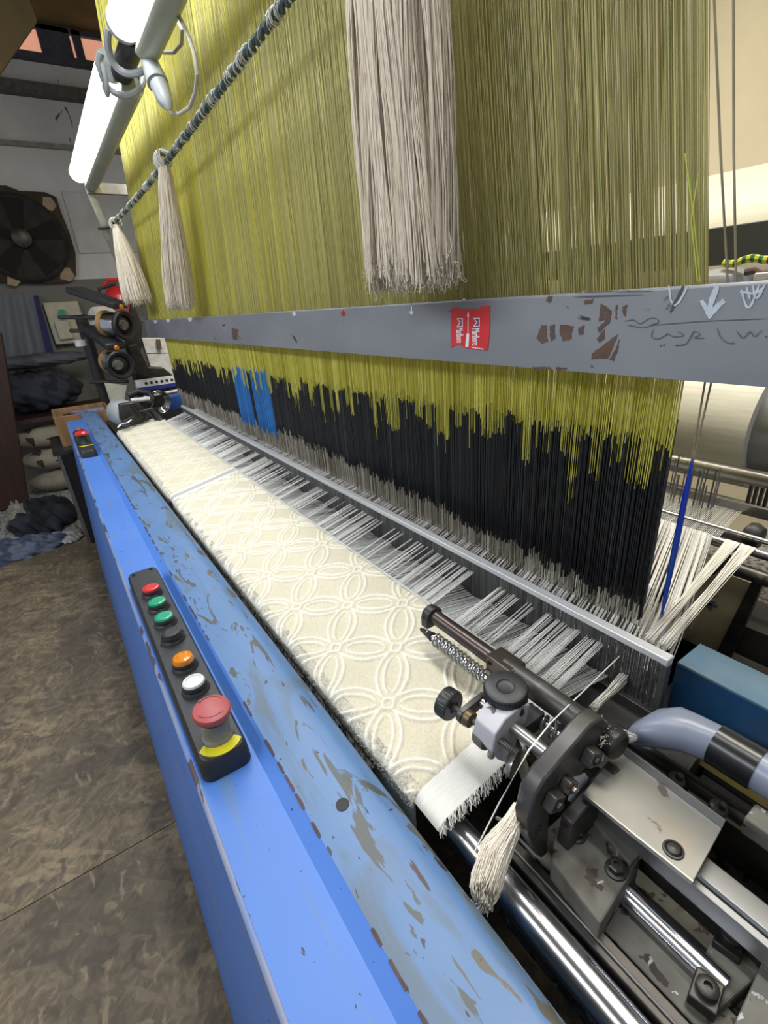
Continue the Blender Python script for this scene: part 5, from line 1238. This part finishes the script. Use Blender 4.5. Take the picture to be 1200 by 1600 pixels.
q = at(128, 536, y=3.56); build('tape_wrap', MB().cyl(q + [0, .04, -.018], q + [0, .04, .018], .036, seg=16), m_white, st, label='white tape wrap')
# fire extinguisher
fx = thing('fire_extinguisher', (.5, 4.6, 0), 'red fire extinguisher hanging behind the upper weft feeder', 'fire extinguisher')
q = at(184, 462, y=4.6)
build('cylinder', MB().lathe((q[0], 4.6, q[2] - .26), (0, 0, 1), [(.085, 0), (.09, .02), (.09, .26), (.06, .31), (.03, .33)], 24), m_red, fx)
build('handle', MB().tube([(q[0] - .09, 4.58, q[2] + .06), (q[0] - .04, 4.58, q[2] + .11), (q[0] + .05, 4.58, q[2] + .11)], .014, 8), m_red, fx); build('hose', MB().tube([(q[0], 4.58, q[2] + .08), (q[0] - .12, 4.56, q[2] + .05), (q[0] - .13, 4.56, q[2] - .10)], .012, 8), m_rubber, fx)
build('label_sheet', MB().lathe((q[0], 4.6, q[2] - .16), (0, 0, 1), [(.0912, 0), (.0912, .10)], 24), m_redworn, fx)
tag(build('wall_hook_rail', MB().box((q[0] - .15, 4.69, q[2] - .02), (q[0] + .3, 4.72, q[2] + .02)), m_dark, smooth=False), 'dark rail carrying the fire extinguisher', 'rail')
# white machine panel and arm at the far end of the heddles
wpn = thing('machine_head', (.6, 3.3, -.5), 'white machine head panel with dark crank at the far end of the beam', 'machine head')
pl_ = [at(221, 528, y=3.35), at(262, 528, y=3.35), at(280, 592, y=3.35), at(272, 590, y=3.35), at(252, 574, y=3.35), at(235, 573, y=3.35)]
build('panel', MB().prism(pl_, (0, .06, 0)), m_white, wpn, smooth=False, bevel=.004)
build('panel_line', MB().prism([at(227, 552, y=3.349), at(262, 551, y=3.349), at(262, 552.2, y=3.349), at(227, 553.2, y=3.349)], (0, .002, 0)), m_ink, wpn, smooth=False)
build('crank', MB().tube([at(247, 530, y=3.33), at(248, 538, y=3.33), at(250, 546, y=3.33)], .012, 8), m_brown, wpn)
build('side_frame', MB().box((.44, 3.42, -1.314), (.80, 3.6, -.30)), m_dark, wpn, smooth=False)
build('dark_arm', MB().prism([at(200, 540, y=3.3), at(214, 538, y=3.3), at(232, 574, y=3.3), (at(256, 575, y=3.3)), at(272, 588, y=3.3), at(232, 592, y=3.3), at(215, 585, y=3.3)], (0, .05, 0)), m_dark, wpn, smooth=False, bevel=.004)
tag(build('dark_mechanism', MB().prism([at(206, 470, y=3.35), at(222, 474, y=3.35), at(222, 540, y=3.35), at(210, 580, y=3.35), at(196, 540, y=3.35)], (0, .06, 0)), m_dark, smooth=False, bevel=.004), 'dark lever mechanism between the weft feeders and the beam end', 'mechanism')
rk = thing('perforated_rail', (.55, 3.0, -.42), 'white and blue rail with a row of dark holes beyond the cloth', 'rail')
A = at(213, 600, y=3.1); B_ = at(277, 596, y=3.1)
build('white_rail', MB().box((A[0], 3.1, A[2] - .030), (B_[0] + .02, 3.16, A[2] + .014)), m_white, rk, smooth=False)
build('blue_stripe', MB().box((A[0], 3.095, A[2] - .042), (B_[0] + .02, 3.1, A[2] - .022)), M('navy_stripe', (.02, .03, .22), None, .5), rk, smooth=False)
for k in range(6): build('hole', MB().lathe((A[0] + .05 + k * .028, 3.0995, A[2] - .004), (0, -1, 0), [(.008, 0), (.008, .001)], 12), m_rubber, rk)
build('white_tube', MB().cyl((A[0] + .02, 3.1, A[2] - .075), (B_[0] + .04, 3.1, A[2] - .065), .008), m_white, rk)
tag(build('sheet_scrap', MB().prism([at(163, 598, y=3.12), at(198, 602, y=3.12), at(192, 640, y=3.12), at(176, 640, y=3.12)], (0, .006, 0)), m_cream, smooth=False), 'bent cream paper scrap behind the far temple', 'scrap')
# far temple
ftm = thing('temple', (.30, 2.5, -.45), 'far temple with a pale round housing and black levers at the distant cloth end', 'cloth temple')
c0 = Vector(at(192, 645, y=2.55))
build('housing', MB().lathe(c0 + Vector((-.005, .09, -.005)), (.25, -1, -.10), [(.055, 0), (.062, .01), (.064, .10), (.058, .125), (.050, .13)], 34), m_plug, ftm)
build('mechanism', MB().prism([at(186, 632, y=2.42), at(212, 628, y=2.42), (at(232, 640, y=2.42)), at(224, 656, y=2.42), at(200, 664, y=2.42), at(188, 656, y=2.42)], (0, .04, 0)), m_dark, ftm, bevel=.004)
for (u0, v0, u1, v1, r_) in ((205, 632, 222, 652, .007), (222, 640, 250, 657, .009), (212, 645, 240, 638, .006), (190, 660, 210, 650, .006), (228, 655, 240, 630, .005)):
    build('lever', MB().cyl(at(u0, v0, y=2.41), at(u1, v1, y=2.40), r_, seg=12), m_dark, ftm)
build('foot_lever', MB().tube([at(238, 640, y=2.38), at(250, 652, y=2.38), at(254, 659, y=2.36)], [.010, .015, .010], 12), m_black, ftm)
build('thin_wire', MB().tube([at(184, 668, y=2.40), at(190, 662, y=2.40), at(200, 660, y=2.38), at(206, 655, y=2.38)], .0028, 6), m_chrome, ftm)
build('white_rod', MB().cyl(at(205, 626, y=2.5), at(234, 623, y=2.5), .010, seg=12), m_white, ftm)
build('black_hose', MB().tube([at(200, 618, y=2.62), at(215, 612, y=2.62), at(232, 614, y=2.62), at(240, 625, y=2.6), at(236, 634, y=2.55)], .016, 10), m_rubber, ftm)
c_ = Vector(at(250, 628, y=2.70)); mb = MB()
for k in range(5): mb.tube([c_ + Vector((.05 * math.cos(a_ * .3) * (1 - .08 * k), .012 * k, .055 * math.sin(a_ * .3) * (1 - .08 * k))) for a_ in range(22)], .003, 6)
tag(build('wire_coil', mb, m_chrome), 'loose coil of bright wire beside the far temple', 'wire coil')
tag(build('blue_bracket', MB().prism([at(263, 622, y=2.75), at(284, 616, y=2.75), at(290, 636, y=2.75), at(266, 642, y=2.75)], (0, .10, 0)), m_blue, smooth=False, bevel=.003), 'small blue bracket at the far end of the reed', 'bracket')
tag(build('far_apron', MB().box((.19, 2.50, -.60), (.56, 3.18, -.50)), m_dark, smooth=False), 'dark machine frame under the far temple', 'machine frame')
